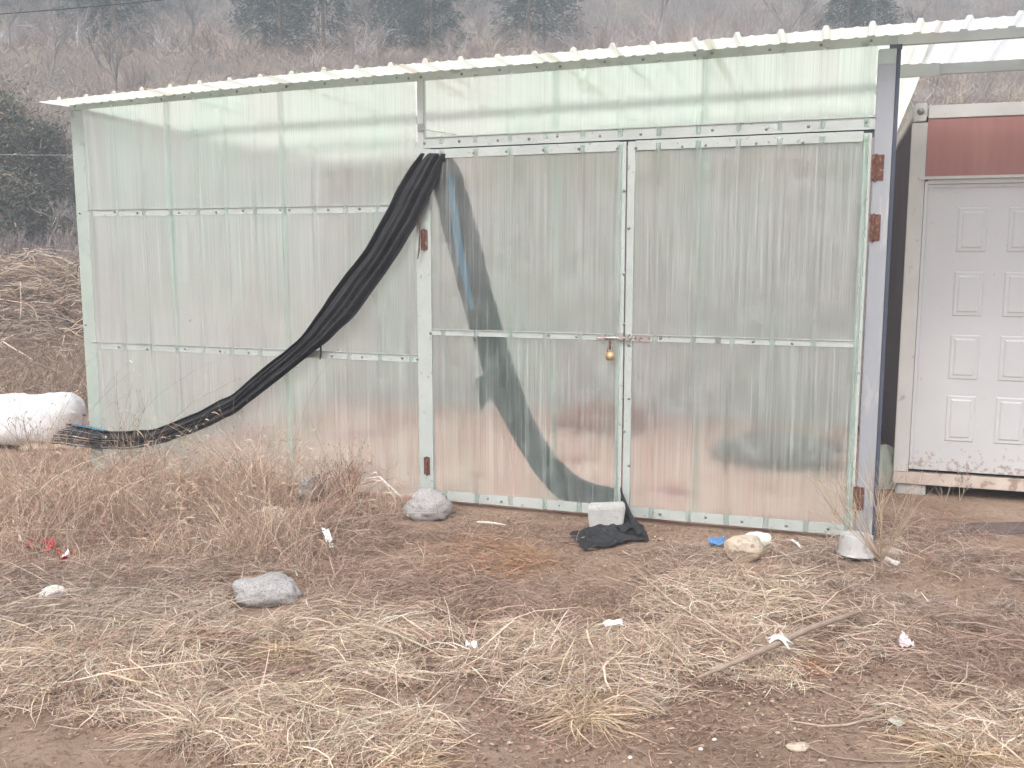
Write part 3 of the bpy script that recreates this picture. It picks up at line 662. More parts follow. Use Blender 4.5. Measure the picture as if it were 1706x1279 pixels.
rock('rock', 518, 834, .076, .06, .078, M_rock, 'small grey rock beside the bent pale stalks', 5, .3, sink=0)
rock('rock', 452, 866, .085, .06, .06, M_rockt, 'yellowish rock half hidden in the dry grass', 12, .3)
rock('rock', 88, 999, .050, .035, .032, M_rockw, 'small white stone in the straw below the red plastic scraps', 15, .4)
rock('rock', 1238, 934, .105, .075, .085, M_rockt, 'flat topped tan stone next to the blue wrapper', 22, .2, rough_=.06, facet=1, sink=.12)
rock('rock', 1482, 934, .065, .045, .035, M_rockt, 'low brown stone half buried behind the overturned bowl', 27, .2, facet=1)
rock('foam_chunk', 1262, 912, .065, .045, .055, M_foam, 'pale green foam chunk behind the tan stone', 31, .1, cat='foam', facet=1)
rock('rock', 1330, 1244, .035, .022, .012, M_rockt, 'flat tan pebble pressed into the bare soil at lower right', 33)
for i, (a, b_x) in enumerate([(1168, 1243), (1120, 1210), (1241, 1209), (1050, 1258), (850, 1233), (1370, 1263), (720, 1215), (1295, 1222), (600, 1265), (1190, 1228), (905, 1225), (1060, 1205)]):
    o = rock('pebble', a, b_x, .008 + .003 * (i % 3), .007, .005, M_rockw if i % 3 == 0 else M_rockt, 'tiny pebble on the bare trodden soil in the foreground', 40 + i, cat='pebble', sub=2); o['group'] = 'pebbles on the bare soil'
# concrete block on the net tail
bp_ = at(1012, 886); BZ = float(gz(bp_[0], bp_[1]))
b = MB(); b.bar([(-.095, -.06, .0), (.085, -.06, .0), (.085, .05, .0), (-.095, .05, .0)], [(-.105, -.065, .125), (.108, -.065, .130), (.100, .06, .128), (-.095, .06, .124)])
bmesh.ops.bevel(b.bm, geom=b.bm.edges[:], offset=.008, segments=2, affect='EDGES')
o = b.build('concrete_block', M_conc, None, False, (bp_[0], bp_[1] + .02, BZ + .030), -.05); tag(o, 'light grey concrete block weighing down the net tail at the doors', 'block'); o.rotation_euler = (.05, -.05, -.12)
# overturned bowl
p = at(1428, 938); b = MB(); b.lathe([(.0001, .092), (.056, .0925), (.0665, .0918), (.0690, .0905), (.0700, .088), (.0735, .05), (.076, .012), (.078, .008), (.0815, .003), (.082, 0), (.079, .0005), (.075, .004), (.073, .012), (.064, .075), (.05, .082), (.0001, .084)], 40)
o = b.build('metal_bowl', M_alu, None, True, (p[0], p[1] + .03, float(gz(p[0], p[1])) + .018)); tag(o, 'dented aluminium bowl turned upside down by the post', 'bowl'); o.rotation_euler = (-.05, .04, 0); o.scale = (1.12, 1.12, 1.12)
# bone-like pale tube
def stick(name, pts, rad, m, label, cat, seg=8, grp=None):
    o = MB().tube(pts, rad, seg).build(name, m, None, True); tag(o, label, cat, grp); return o
def gp(px, py, h=.008): p = at(px, py, h); return (p[0], p[1], float(gz(p[0], p[1])) + h)
stick('plastic_tube', [gp(1455, 928, .02), gp(1470, 934, .02), gp(1490, 943, .018), gp(1496, 945, .018)], [.014, .016, .014, .016], M_pot, 'short off white tube lying behind the overturned bowl', 'tube')
stick('curved_strip', [gp(1311, 902, .02), gp(1320, 904, .022), gp(1328, 910, .018), gp(1336, 919, .01)], [.003, .007, .007, .004], M_plastic, 'small curved white plastic strip near the bowl', 'strip')
stick('peeled_stick', [gp(1281, 916), gp(1295, 921), gp(1310, 929), gp(1327, 939)], [.004, .006, .007, .009], M_wood, 'short peeled stick lying between the tan stone and the bowl', 'stick')
stick('long_stick', [gp(1160, 1127, .06), gp(1230, 1098, .095), gp(1290, 1074, .105), gp(1350, 1046, .10), gp(1410, 1025, .085), gp(1469, 1006, .065)], [.006, .010, .012, .012, .010, .006], M_stick, 'long grey brown stick lying across the pale straw', 'stick')
stick('forked_twig', [gp(1500, 1183, .012), gp(1450, 1196, .012), gp(1410, 1206), gp(1372, 1212), gp(1318, 1203, .01)][::-1], [.002, .004, .004, .004, .002], M_wood, 'thin pale twig with a sharp bend on the soil at lower right', 'twig')
stick('thin_twig', [gp(1312, 1215), gp(1335, 1236), gp(1380, 1256), gp(1450, 1266), gp(1560, 1268)], .0025, M_stick, 'thin dark twig curving along the soil at lower right', 'twig')
stick('wood_splinter', [gp(794, 866), gp(815, 868), gp(842, 873)], [.006, .010, .005], M_pot, 'flat cream wood splinter on the soil below the left door', 'splinter')
stick('dark_twig', [gp(1130, 1168), gp(1160, 1160), gp(1180, 1153), gp(1200, 1150)], .003, M_stick, 'short dark twig at the edge of the middle straw patch', 'twig')
for j, q in enumerate([[(598, 800, .12), (632, 793, .17), (668, 826, .06), (672, 838, .01)], [(588, 812, .04), (620, 800, .13), (640, 800, .13), (662, 838, .0)], [(560, 806, .02), (600, 792, .13), (626, 786, .17), (652, 812, .06)]]):
    stick('bent_stalk', [gp(*a) for a in q], [.004, .006, .006, .004], M_pot, ['thick pale stalk bent to the ground beside the small grey rock', 'lowest of the bent pale stalks near the door', 'pale bent stalk reaching furthest left over the dry bush'][j], 'stalk', grp='bent pale stalks')
# crumpled scraps
def scrap(name, cx, cy, w, h, m, label, cat, seed, rz=0., amp=.5, lift=.01, tilt=.3):
    p = at(cx, cy); n = 14; r = random.Random(seed); q = np.zeros((n, n, 3))
    for i in range(n):
        for j in range(n):
            a, c = (i / (n - 1) - .5), (j / (n - 1) - .5)
            q[i, j] = (a * w * (1 - .3 * abs(c) * r.random()), c * h * (1 - .25 * abs(a)), amp * min(w, h) * (vn(a * 4 + seed, c * 4, seed) + .5 * vn(a * 9, c * 9 + seed, seed)) + c * h * tilt)
    zz = q[..., 2]; q[..., 2] -= zz.min()
    o = grid(name, q, m, None, False); o.location = (p[0], p[1], float(gz(p[0], p[1])) + lift); o.rotation_euler = (0, 0, rz)
    md = o.modifiers.new('solid', 'SOLIDIFY'); md.thickness = .0015
    tag(o, label, cat); return o
scrap('carton_scrap', 545, 905, .038, .065, M_plastic, 'crushed white carton with a green edge lying in the grass', 'litter', 3, .6, 1.0, .02, .7)
scrap('leaf_scrap', 553, 913, .03, .025, MATS.get('pale_green_foam'), 'green corner scrap beside the crushed carton', 'litter', 4, .5, .5, .02, .8)
scrap('paper_scrap', 1022, 1044, .085, .028, M_plastic, 'narrow white paper scrap on bare soil in the middle', 'litter', 5, .25, .5, .012, .5)
scrap('wrapper', 1194, 907, .09, .045, M_bluew, 'crumpled blue wrapper beside the tan stone', 'litter', 6, .0, .6, .01, .5)
scrap('wrapper', 1508, 1090, .05, .055, M_pink, 'crumpled pinkish wrapper in the straw at right', 'litter', 7, .2, .9, .015, .5)
scrap('tile_chip', 1494, 1209, .052, .045, M_foam, 'pale square chip lying on the soil at lower right', 'chip', 8, .7, .05, .012, .2)
scrap('plastic_scrap', 785, 1086, .045, .022, M_plastic, 'white plastic scrap caught in a straw tuft left of the middle', 'litter', 9, -.2, .8, .03, .5)
scrap('bottle_cap', 736, 931, .022, .014, M_bluew, 'tiny blue scrap on the straw below the grey door rock', 'litter', 10, .3, .5, .015, .3)
scrap('red_scrap', 1244, 970, .02, .014, M_redcloth, 'tiny red scrap in the straw above the long stick', 'litter', 11, .3, .5, .02, .3)
scrap('plastic_scrap', 1470, 1100, .012, .012, M_plastic, 'tiny white speck of plastic in the straw at right', 'litter', 12)
kn = empty('plastic_tie', gp(1298, 1066, .118), .3, label='white plastic strip knotted round the long stick', cat='tie')
MB().tube([(-.045, -.005, .0), (-.02, .0, .012), (0, 0, .016), (.02, -.004, .006), (.05, -.012, -.012)], [.004, .008, .010, .008, .003], 6).tube([(-.03, .03, .0), (-.01, .01, .014), (.008, -.012, .008), (.02, -.04, -.02)], [.003, .007, .007, .003], 6).build('knot', M_plastic, kn, True)
RCp = at(85, 940); RC = empty('red_plastic_scraps', tuple(RCp), 0, label='torn red plastic scraps tangled in the straw at far left', cat='litter')
for i, (a, c, w, h) in enumerate([(52, 924, .07, .05), (85, 926, .10, .07), (98, 935, .07, .05), (122, 935, .08, .03), (108, 957, .07, .05), (72, 920, .04, .05), (110, 945, .04, .06)]):
    o = scrap('scrap', a, c, w * .6, h * .6, M_redcloth if i != 6 else M_plastic, None, None, 50 + i, i * .9, .9, .035, .9); wl = o.location.copy(); o.parent = RC; o.location = wl - RC.location
# white woven sack
SK = empty('white_sack', tuple(at(60, 742)), .0, label='big stuffed white woven sack lying by the left end of the shed', cat='sack')
n, m_ = 80, 48; P = np.zeros((n, m_, 3))
for i in range(n):
    t = i / (n - 1); x = -1.05 + t * 1.44
    e = min(1, ((1 - t) / .17)) if t > .83 else min(1, t / .1); rr = (1 - (1 - e) ** 2.3) ** (1 / 2.3) if e < 1 else 1
    rr *= 1 + .06 * math.sin(5 * t + 1) - .10 * math.exp(-((t - .50) / .06) ** 2)
    for j in range(m_):
        a = 2 * math.pi * j / (m_ - 1); ca, sa = math.cos(a), math.sin(a); q = .72
        yy_ = math.copysign(abs(ca) ** q, ca) * .26 * rr; zz_ = math.copysign(abs(sa) ** q, sa) * .205 * rr + .225 - .03 * (1 - t)
        w = .022 * vn(t * 7 + 2 * sa, a * .9, 61) + .006 * vn(t * 20, a * 2.5, 62) + .010 * (1 - abs(math.sin(t * 23 + 1.5 * math.sin(a * 2)))) ** 3 + .016 * abs(math.sin(a * 3 + t * 9)) * (1 - min(1, (1 - t) / .3))
        P[i, j] = (x, yy_ * (1 + w * 3), zz_ + w)
SKo = grid('sack_body', P, M_bag, SK, True)
MB().tube([(.345, -.02, .17), (.365, -.09, .10), (.40, -.12, .03), (.43, -.12, .0)], [.05, .03, .025, .045], 10).build('tied_end', M_bag, SK, True)
MB().tube([(-.60, -.235, .32), (-.59, -.27, .2), (-.60, -.25, .08)], .004, 6).build('seam_cord', M_net, SK)
rock('rubble_heap', 95, 744, .30, .13, .11, M_rockt, 'tan stone under the front edge of the white sack', 71, 0, sink=.5)
# grey-green sack in the gap
SG = empty('grey_sack', tuple(at(1472, 806)), -.1, label='crumpled grey green sack in the gap between shed post and cabin', cat='sack')
P = np.zeros((50, 36, 3))
for i in range(50):
    t = i / 49; r0 = math.sin(math.pi * min(1, t * .52 + .04)) ** .7 if t < .9 else 0
    rr = math.sqrt(max(0, 1 - t ** 2.6)) * (1 - .25 * t)
    for j in range(36):
        a = 2 * math.pi * j / 35; w = 1 + .13 * math.sin(9 * a + 4 * t) + .2 * vn(a * 2, t * 5, 65)
        P[i, j] = (.15 * rr * w * math.cos(a), .16 * rr * w * math.sin(a), .27 * t)
grid('sack_body', P, M_sackg, SG, True)
rock('rock', 1466, 803, .035, .03, .03, M_rockw, 'small pale stone beside the grey green sack', 77)

# things lying inside the shed, blurred by its sheets
p = loc2w(-.50, -1.9, .012)
o = rock('dark_heap', 1200, 700, .44, .30, .11, M_sackg2, 'dark grey heap on the shed floor behind the right door', 81, -TH, cat='heap', sink=.1); o.location = (p[0], p[1], .12)
p = loc2w(-2.0, -2.9, .012)
o = rock('red_bundle', 1200, 700, .42, .22, .14, M_red, 'dull red bundle on the shed floor behind the left door', 84, -TH, cat='bundle', sink=.1); o.location = (p[0], p[1], .12)

# ------------------------------------------------------------------ STRAW and standing dry grass (stuff)
# patches in photograph pixels -> ground ellipses: (px, py, rx, ry, count, palette, length)
def patch_pts(cx, cy, rx, ry, n):
    c = at(cx, cy); y1 = at(cx, cy - ry)[1]; y0 = at(cx, cy + ry)[1]; k = rx * c[1] / F
    a = rng.uniform(0, 2 * np.pi, n); r = np.sqrt(rng.uniform(0, 1, n)) * (1 + .25 * rng.normal(size=n) * .6)
    dx, dy = r * np.cos(a) * k, r * np.sin(a)
    yy = c[1] + np.where(dy > 0, dy * (y1 - c[1]), dy * (c[1] - y0))
    return np.stack([c[0] + dx, yy], -1)
AVOID = [(*(at(a, b)[:2]), r) for a, b, r in [(445, 1005, .16), (711, 868, .14), (518, 846, .11), (88, 1002, .06), (1238, 935, .09), (1428, 942, .10), (1012, 892, .12), (545, 908, .05), (1494, 1209, .03), (1022, 1046, .05), (1194, 910, .06), (1508, 1095, .04)]]
def wall_clip(p, marg=.04):      # keep points that are in front of the shed face
    q = (p[:, 0] - A[0]) * N[0] + (p[:, 1] - A[1]) * N[1]; u = (p[:, 0] - A[0]) * U[0] + (p[:, 1] - A[1]) * U[1]
    ok = (q > marg) | (u < -5.12) | (u > .18)
    for cx, cy, rr in AVOID: ok &= np.hypot(p[:, 0] - cx, (p[:, 1] - cy) * .6) > rr
    return p[ok]
def lay(rb, pts, length, width, cols, jit=.15, layer=.03, flow=None, k=5, lw=None, arch=.18):
    pts = wall_clip(pts); n = len(pts)
    ln = .62 * length * np.exp(rng.normal(0, .55, n)); az = 5.5 * vn(pts[:, 0] * 1.1, pts[:, 1] * 1.1, 71) + 3.0 * vn(pts[:, 0] * 5, pts[:, 1] * 5, 72) + rng.normal(0, .75, n) + np.where(rng.random(n) < .3, rng.uniform(0, 6.28, n), 0)
    if flow is not None: az = flow + rng.normal(0, .6, n)
    bend = rng.normal(0, .7, n); t = np.linspace(-.5, .5, k)[None, :]
    a = az[:, None] + bend[:, None] * t + rng.normal(0, .12, (n, k)) + np.where(rng.random(n) < .25, rng.normal(0, 1.1, n), 0)[:, None] * (t > .1); st = ln[:, None] / (k - 1)
    x = np.cumsum(np.cos(a) * st, 1); y = np.cumsum(np.sin(a) * st, 1)
    x = x - x.mean(1, keepdims=True) + pts[:, :1]; y = y - y.mean(1, keepdims=True) + pts[:, 1:]
    z0 = gz(x, y)
    lift = np.abs(rng.normal(0, layer, n))[:, None] + .003; tilt = rng.normal(0, arch, n)[:, None] * ln[:, None] * t
    z = z0.max(1, keepdims=True) * .5 + z0 * .5 + np.maximum(lift + tilt + (.25 - t ** 2) * ln[:, None] * np.abs(rng.normal(0, .25, (n, 1))), .002)
    Wd = (.9 * width * np.exp(rng.normal(0, .4, n)))[:, None] * np.array([.5] + [1] * (k - 2) + [.35])[None, :]
    S = rng.normal(size=(n, 3)); S[:, 2] *= .35; d = np.stack([x[:, -1] - x[:, 0], y[:, -1] - y[:, 0], z[:, -1] - z[:, 0]], -1)
    S = np.cross(d, np.stack([rng.normal(0, .5, n), rng.normal(0, .5, n), np.ones(n)], -1)); S /= np.linalg.norm(S, axis=1, keepdims=True) + 1e-9
    rb.add(np.stack([x, y, z], -1), Wd, pal(n, cols, jit, lw), S)
PALE = [(.70, .56, .44), (.78, .66, .54), (.58, .44, .34), (.44, .31, .24)]
GREY = [(.52, .41, .34), (.42, .32, .27), (.62, .51, .43), (.30, .22, .18)]
DARK = [(.32, .20, .15), (.40, .265, .20), (.22, .14, .11), (.50, .35, .27)]
ORNG = [(.48, .28, .17), (.40, .22, .14), (.55, .36, .24)]
rb = RB()
# thin cover everywhere except the trodden soil
allp = patch_pts(853, 1010, 1000, 250, 15000); lay(rb, allp, .075, .0016, DULL, .18, .008)
for spec in [(250, 900, 330, 95, 15000, DULL, .13, .0018, .045), (180, 1000, 300, 70, 9000, GREY, .14, .0019, .03), (330, 1060, 420, 60, 11000, PALE, .13, .0021, .025),
             (150, 1110, 260, 50, 7000, PALE, .14, .0021, .025), (620, 1100, 240, 50, 5000, PALE, .12, .0021, .02), (600, 970, 230, 60, 8000, DULL, .12, .0018, .02),
             (360, 1180, 240, 35, 3600, PALE, .14, .0021, .02), (560, 1235, 210, 45, 5000, PALE, .12, .0021, .02), (930, 1085, 260, 38, 8000, PALE, .13, .0021, .025),
             (985, 1150, 150, 45, 4000, PALE, .12, .0021, .02), (1270, 1040, 230, 70, 9500, PALE, .14, .0022, .035), (1330, 1110, 220, 35, 3500, PALE, .12, .002, .02),
             (1180, 985, 200, 35, 3500, DULL, .12, .0018, .02), (1560, 985, 220, 75, 12000, GREY, .12, .0018, .03), (1590, 1080, 190, 60, 7000, DULL, .13, .0018, .02),
             (1620, 1215, 160, 60, 4500, PALE, .14, .0021, .025), (1640, 930, 130, 30, 3000, DULL, .12, .0018, .015), (800, 935, 120, 35, 2200, ORNG, .10, .0019, .015),
             (860, 1000, 160, 40, 1100, DULL, .09, .0017, .01), (1240, 930, 200, 22, 2000, GREY, .09, .0017, .012), (620, 880, 150, 40, 4500, DULL, .12, .0019, .02),
             (880, 890, 180, 20, 1200, DULL, .08, .0016, .01), (1560, 880, 120, 22, 1500, DULL, .1, .0016, .012), (1040, 1240, 500, 50, 1100, DULL, .07, .0014, .004),
             (60, 1170, 130, 22, 600, PALE, .13, .002, .015)]:
    cx, cy, rx, ry, n, cs, ln, wd, ly = spec
    pts = patch_pts(cx, cy, rx, ry, int(n * 1.5)); d = vn(pts[:, 0] * 2.3, pts[:, 1] * 2.3, 75) + .9 * vn(pts[:, 0] * 7, pts[:, 1] * 7, 76) + .09
    pts = pts[(d + rng.uniform(-.28, .28, len(pts))) > .03]
    lay(rb, pts, ln, wd, cs, .2, ly)
    lay(rb, pts[::14], ln * 2.4, wd * 1.3, cs, .2, ly)
    sm = pts[::2] + rng.normal(0, .05, (len(pts[::2]), 2)); lay(rb, sm, ln * .45, wd * .85, DARK, .25, ly * .5)
tag(rb.build('straw_litter', M_blade), kind='stuff')
# crumbs of leaf and bark
n = 34000; pts = wall_clip(patch_pts(853, 1020, 1000, 260, n)); n = len(pts); s_ = rng.uniform(.003, .011, n); az = rng.uniform(0, 6.28, n)
c4 = np.zeros((n, 4, 3)); z = gz(pts[:, 0], pts[:, 1]) + .004
for i, (a, e) in enumerate([(0, 1), (1.4, .5), (3.1, 1), (4.6, .5)]):
    c4[:, i, 0] = pts[:, 0] + np.cos(az + a) * s_ * e; c4[:, i, 1] = pts[:, 1] + np.sin(az + a) * s_ * e; c4[:, i, 2] = z + rng.uniform(0, .006, n)
cc = pal(n, [(.28, .165, .115), (.38, .24, .175), (.20, .13, .10), (.48, .35, .26), (.13, .09, .075)], .2)
tag(mesh_np('leaf_litter', c4, np.arange(n * 4).reshape(n, 4), M_twig, cols=np.repeat(cc, 4, 0)), kind='stuff')
# clods of soil
bm = bmesh.new(); pc = patch_pts(960, 1060, 850, 230, 900)
for x, y in wall_clip(pc):
    r = random.uniform(.004, .013) * (1 if random.random() < .9 else 1.7)
    q = bmesh.ops.create_icosphere(bm, subdivisions=1, radius=r, matrix=Matrix.Translation((x, y, float(gz(x, y)) + r * .2)) @ Matrix.Diagonal((random.uniform(.8, 1.4), 1, random.uniform(.5, .8), 1)))
    for v_ in q['verts']: v_.co += Vector((random.gauss(0, 1), random.gauss(0, 1), random.gauss(0, 1))) * r * .14
me = bpy.data.meshes.new('soil_clods'); bm.to_mesh(me); bm.free(); tag(link('soil_clods', me, M_soil), kind='stuff')

# standing dry grass at the left
def stand(rb, pts, h, w, cols, lean=.25, bend=.5, heads=0., hw=.006):
    pts = wall_clip(pts, .08); pn = vn(pts[:, 0] * 1.6, pts[:, 1] * 1.6, 91) + .6 * vn(pts[:, 0] * 4.5, pts[:, 1] * 4.5, 92); kp = pn + rng.uniform(-.22, .22, len(pts)) > -.12
    pts, pn = pts[kp], pn[kp]; n = len(pts)
    hh = (1 + .9 * pn) * 1.15 * h * np.exp(rng.normal(0, .42, n)); az = rng.uniform(0, 6.28, n)
    base = np.stack([pts[:, 0], pts[:, 1], gz(pts[:, 0], pts[:, 1]) - .005], -1)
    P = upright(base, hh, az, np.abs(rng.normal(0, lean, n)), rng.uniform(0, bend, n) * 1.2, 6)
    P[:, 1:, :2] += np.cumsum(rng.normal(0, .012, (n, 5, 2)), 1)
    Wd = w * np.exp(rng.normal(0, .3, n))[:, None] * np.linspace(1.1, .4, 6)[None, :]
    C = pal(n, cols, .2); rb.add(P, Wd, C)
    if heads:
        s = rng.random(n) < heads; Q = P[s]; m = len(Q); tip = Q[:, -1]; d = Q[:, -1] - Q[:, -2]; d /= np.linalg.norm(d, axis=1, keepdims=True)
        t = np.linspace(0, 1, 5); ln = rng.uniform(.03, .075, m); H = tip[:, None, :] + d[:, None, :] * (t[None, :, None] * ln[:, None, None]); H[..., 2] -= (t[None, :] ** 2) * ln[:, None] * rng.uniform(.2, 1.0, m)[:, None]
        rb.add(H, hw * np.array([.5, 1.2, 1.2, .9, .2])[None, :] * rng.uniform(.6, 1.3, m)[:, None], pal(m, [(.50, .39, .29), (.42, .31, .23), (.55, .46, .35)], .12))
rb = RB()
PK = [(.56, .39, .30), (.66, .50, .39), (.44, .30, .23), (.74, .60, .48), (.32, .21, .165), (.60, .46, .38)]
for (cx, cy, rx, ry, n, h, hd) in [(200, 845, 300, 40, 4200, .14, .30), (90, 805, 150, 26, 900, .12, .25), (330, 810, 150, 26, 1900, .19, .4), (480, 850, 130, 35, 1500, .20, .25), (560, 815, 90, 18, 700, .18, .3),
                                   (150, 890, 240, 50, 3200, .14, .2), (380, 905, 170, 45, 2400, .13, .2), (240, 950, 300, 40, 1400, .09, .1), (600, 950, 160, 40, 700, .07, .1), (440, 805, 70, 18, 600, .20, .4), (90, 780, 60, 8, 160, .18, .5), (300, 800, 120, 20, 90, .34, .7), (480, 800, 150, 20, 300, .34, .6), (200, 800, 220, 20, 230, .34, .6), (380, 790, 120, 20, 420, .34, .6), (650, 860, 30, 18, 180, .12, .1)]:
    stand(rb, patch_pts(cx, cy, rx, ry, n), h, .0026, PK, .28, .6, hd)
stand(rb, patch_pts(1580, 930, 200, 50, 500), .09, .002, GREY, .5, .6)
stand(rb, patch_pts(1270, 1020, 200, 60, 500), .09, .0022, PALE, .8, .8)
tag(rb.build('standing_dry_grass', M_blade), kind='stuff')

# tufts: clumps that can be told apart
def tuft(cx, cy, r, n, cols, label, up=.35):
    c = at(cx, cy); z = float(gz(c[0], c[1])); az = rng.uniform(0, 6.28, n); el = rng.uniform(.02, up, n) + (rng.random(n) < .2) * rng.uniform(0, .7, n)
    ln = r * rng.uniform(.45, 1.15, n); k = 6; t = np.linspace(0, 1, k)[None, :]; b0 = rng.normal(0, .02 + .06 * r, (n, 2))
    a = az[:, None] + rng.normal(0, .5, n)[:, None] * t; d = np.cos(el)[:, None] * ln[:, None] * t
    P = np.zeros((n, k, 3)); P[..., 0] = b0[:, :1] + np.cos(a) * d; P[..., 1] = b0[:, 1:] + np.sin(a) * d
    P[..., 2] = np.maximum(np.sin(el)[:, None] * ln[:, None] * t - .75 * np.sin(el)[:, None] * ln[:, None] * t ** 2.2, .002) + rng.uniform(0, .02, (n, 1))
    gzz = gz(P[..., 0] + c[0], P[..., 1] + c[1]) - z; P[..., 2] += np.maximum(gzz, -.01)
    rb = RB(); rb.add(P, .0026 * np.exp(rng.normal(0, .3, n))[:, None] * np.array([1, 1.1, 1, .9, .6, .2])[None, :], pal(n, cols, .2))
    o = rb.build('grass_tuft', M_blade, None, (c[0], c[1], z)); tag(o, label, 'grass tuft', 'dry grass tufts splayed on the soil'); return o
YEL = [(.64, .49, .35), (.56, .41, .28), (.70, .57, .43), (.44, .32, .23)]
for a in [(520, 1185, .20, 420, YEL, 'spiky straw tuft at the left edge of the bare middle soil'), (330, 1225, .26, 520, PALE, 'wide flat straw tuft on the pale soil edge at lower left'),
          (500, 1268, .18, 420, YEL, 'yellow straw tuft cut by the bottom edge left of the middle'), (970, 1190, .21, 600, YEL, 'round dense straw tuft in the bottom middle'),
          (360, 1068, .15, 300, ORNG, 'small orange tuft below the large grey rock'), (790, 1098, .19, 260, PALE, 'pale broad bladed tuft with white plastic caught in it'),
          (1290, 1078, .22, 420, PALE, 'pale tuft under the white tie on the long stick'), (1610, 1262, .24, 520, YEL, 'big spiky tuft at the bottom right corner'),
          (930, 1085, .18, 380, PALE, 'flattened tuft above the round tuft in the bottom middle'), (1240, 1010, .22, 420, PALE, 'loose pale tuft right of the bare soil before the doors'),
          (110, 1095, .18, 300, ORNG, 'orange brown tuft near the left edge'), (1690, 1230, .22, 300, PALE, 'pale tuft at the right edge near the bottom'),
          (470, 1085, .17, 300, YEL, 'yellowish tuft right of the small orange tuft'), (1130, 1100, .20, 320, PALE, 'long bladed tuft left of the stick end'),
          (680, 1278, .18, 300, YEL, 'low yellow tuft at the bottom edge by the bare soil'), (1530, 1010, .14, 220, GREY, 'grey tuft among the straw below the low brown stone'),
          (860, 938, .10, 130, ORNG, 'small orange root tuft on the bare soil before the left door'), (1330, 1110, .12, 160, ORNG, 'orange based tuft just below the long stick')]:
    tuft(*a)

# branching dry plants
def branches(rb, p, d, ln, r, depth, spread, cols, nb=(2, 4), k=4, curl=.15, shrink=.68, up=.12, tips=None):
    pts = [np.array(p, float)]; dd = np.array(d, float)
    for i in range(k - 1):
        dd = dd + rng.normal(0, curl, 3); dd[2] += up * .5; dd /= np.linalg.norm(dd); pts.append(pts[-1] + dd * ln / (k - 1))
    P = np.array(pts); rb.setdefault((k), []).append((P, np.linspace(r, r * .62, k), cols))
    if depth == 0:
        if tips is not None: tips.append((P[-1], dd))
        return
    for _ in range(random.randint(*nb)):
        j = random.uniform(.35, 1) * (k - 1); i = min(int(j), k - 2); q = P[i] * (1 - (j - i)) + P[i + 1] * (j - i)
        v_ = dd + rng.normal(0, spread, 3); v_ /= np.linalg.norm(v_)
        branches(rb, q, v_, ln * shrink * random.uniform(.75, 1.2), r * .62, depth - 1, spread, cols, nb, k, curl, shrink, up, tips)
def flush(d, cols, name, m, parent=None, loc=None, double=False, jit=.15):
    out = RB()
    for k, items in d.items():
        P = np.array([i[0] for i in items]); Wd = np.array([i[1] for i in items]) * 2
        C = pal(len(P), cols, jit); out.add(P, Wd, C)
        big = Wd[:, 0] > .008
        if double or big.any():
            out.add(P if double else P[big], Wd if double else Wd[big], C if double else C[big])
    return out.build(name, m, parent, loc)
WEED = [(.34, .25, .19), (.42, .33, .25), (.26, .185, .14)]
def weed(cx, cy, h, label, stems=1, depth=2, lean=(0, 0), cols=WEED, rad=.0022, spread=.32, name='dry_weed', cat='weed', group=None, seeds=True, cone=.18):
    p = at(cx, cy); q = wall_clip(np.array([[p[0], p[1]]]), .03)
    z = float(gz(p[0], p[1])); d = {}; tips = []
    for s in range(stems):
        v_ = np.array([lean[0] + rng.normal(0, cone), lean[1] + rng.normal(0, cone), 1.]); v_ /= np.linalg.norm(v_)
        branches(d, (rng.normal(0, .008), rng.normal(0, .008), 0), v_, h * random.uniform(.5, .75), rad, depth, spread, cols, (3, 5) if stems < 3 else (2, 4), 6, .06, .55, .15, tips)
    root = empty(name, (p[0], p[1], z), label=label, cat=cat, group=group)
    flush(d, cols, 'stems', M_blade, root, double=False)
    if seeds and tips:
        rb = RB(); T = np.array([t[0] for t in tips]); D = np.array([t[1] for t in tips]); t = np.linspace(0, 1, 4)
        L_ = rng.uniform(.010, .028, len(T)); rb.add(T[:, None, :] + D[:, None, :] * t[None, :, None] * L_[:, None, None], np.array([.3, 1, .9, .2])[None, :] * rng.uniform(.003, .007, len(T))[:, None], pal(len(T), [(.30, .21, .16), (.45, .35, .27), (.2, .14, .11)], .15))
        rb.build('seed_heads', M_blade, root)
    return root
G1 = 'tall dry weeds in front of the left wall'
weed(45, 790, .50, 'feathery dry weed in front of the white sack near the left edge', 3, 2, (-.05, 0), group=G1)
weed(70, 775, .42, 'dark stemmed weed leaning left before the white sack', 2, 1, (-.25, 0), [(.20, .12, .09), (.28, .18, .13)], group=G1)
weed(215, 800, .58, 'thin branched weed rising over the net tails', 2, 2, group=G1)
weed(140, 735, .46, 'single stem leaning right at the corner post', 1, 1, (.35, 0), group=G1)
weed(320, 775, .46, 'foxtail clump in front of the black net where it thickens', 5, 1, (.12, 0), PK, .0024, group=G1)
weed(398, 770, .62, 'greenish brown weed standing under the sagging net', 4, 2, (.12, 0), [(.17, .15, .09), (.24, .18, .12), (.13, .11, .07)], .003, group=G1)
weed(487, 810, .52, 'upright many branched weed left of the small grey rock', 2, 2, (0, 0), group=G1)
weed(512, 800, .60, 'tallest thin weed behind the small grey rock', 2, 2, (.05, 0), group=G1)
weed(455, 800, .40, 'short forked weed between the net and the small grey rock', 2, 2, group=G1)
weed(650, 830, .28, 'low sparse weed at the foot of the wall by the bent stalks', 3, 2, group=G1)
weed(270, 800, .34, 'short weed before the lowest fold of the net', 3, 2, group=G1)
weed(585, 835, .30, 'reddish brown rounded dry bush against the wall behind the bent stalks', 34, 2, (0, 0), [(.38, .22, .15), (.45, .28, .20), (.30, .17, .12)], .002, .42, 'dry_bush', 'bush', cone=.5)
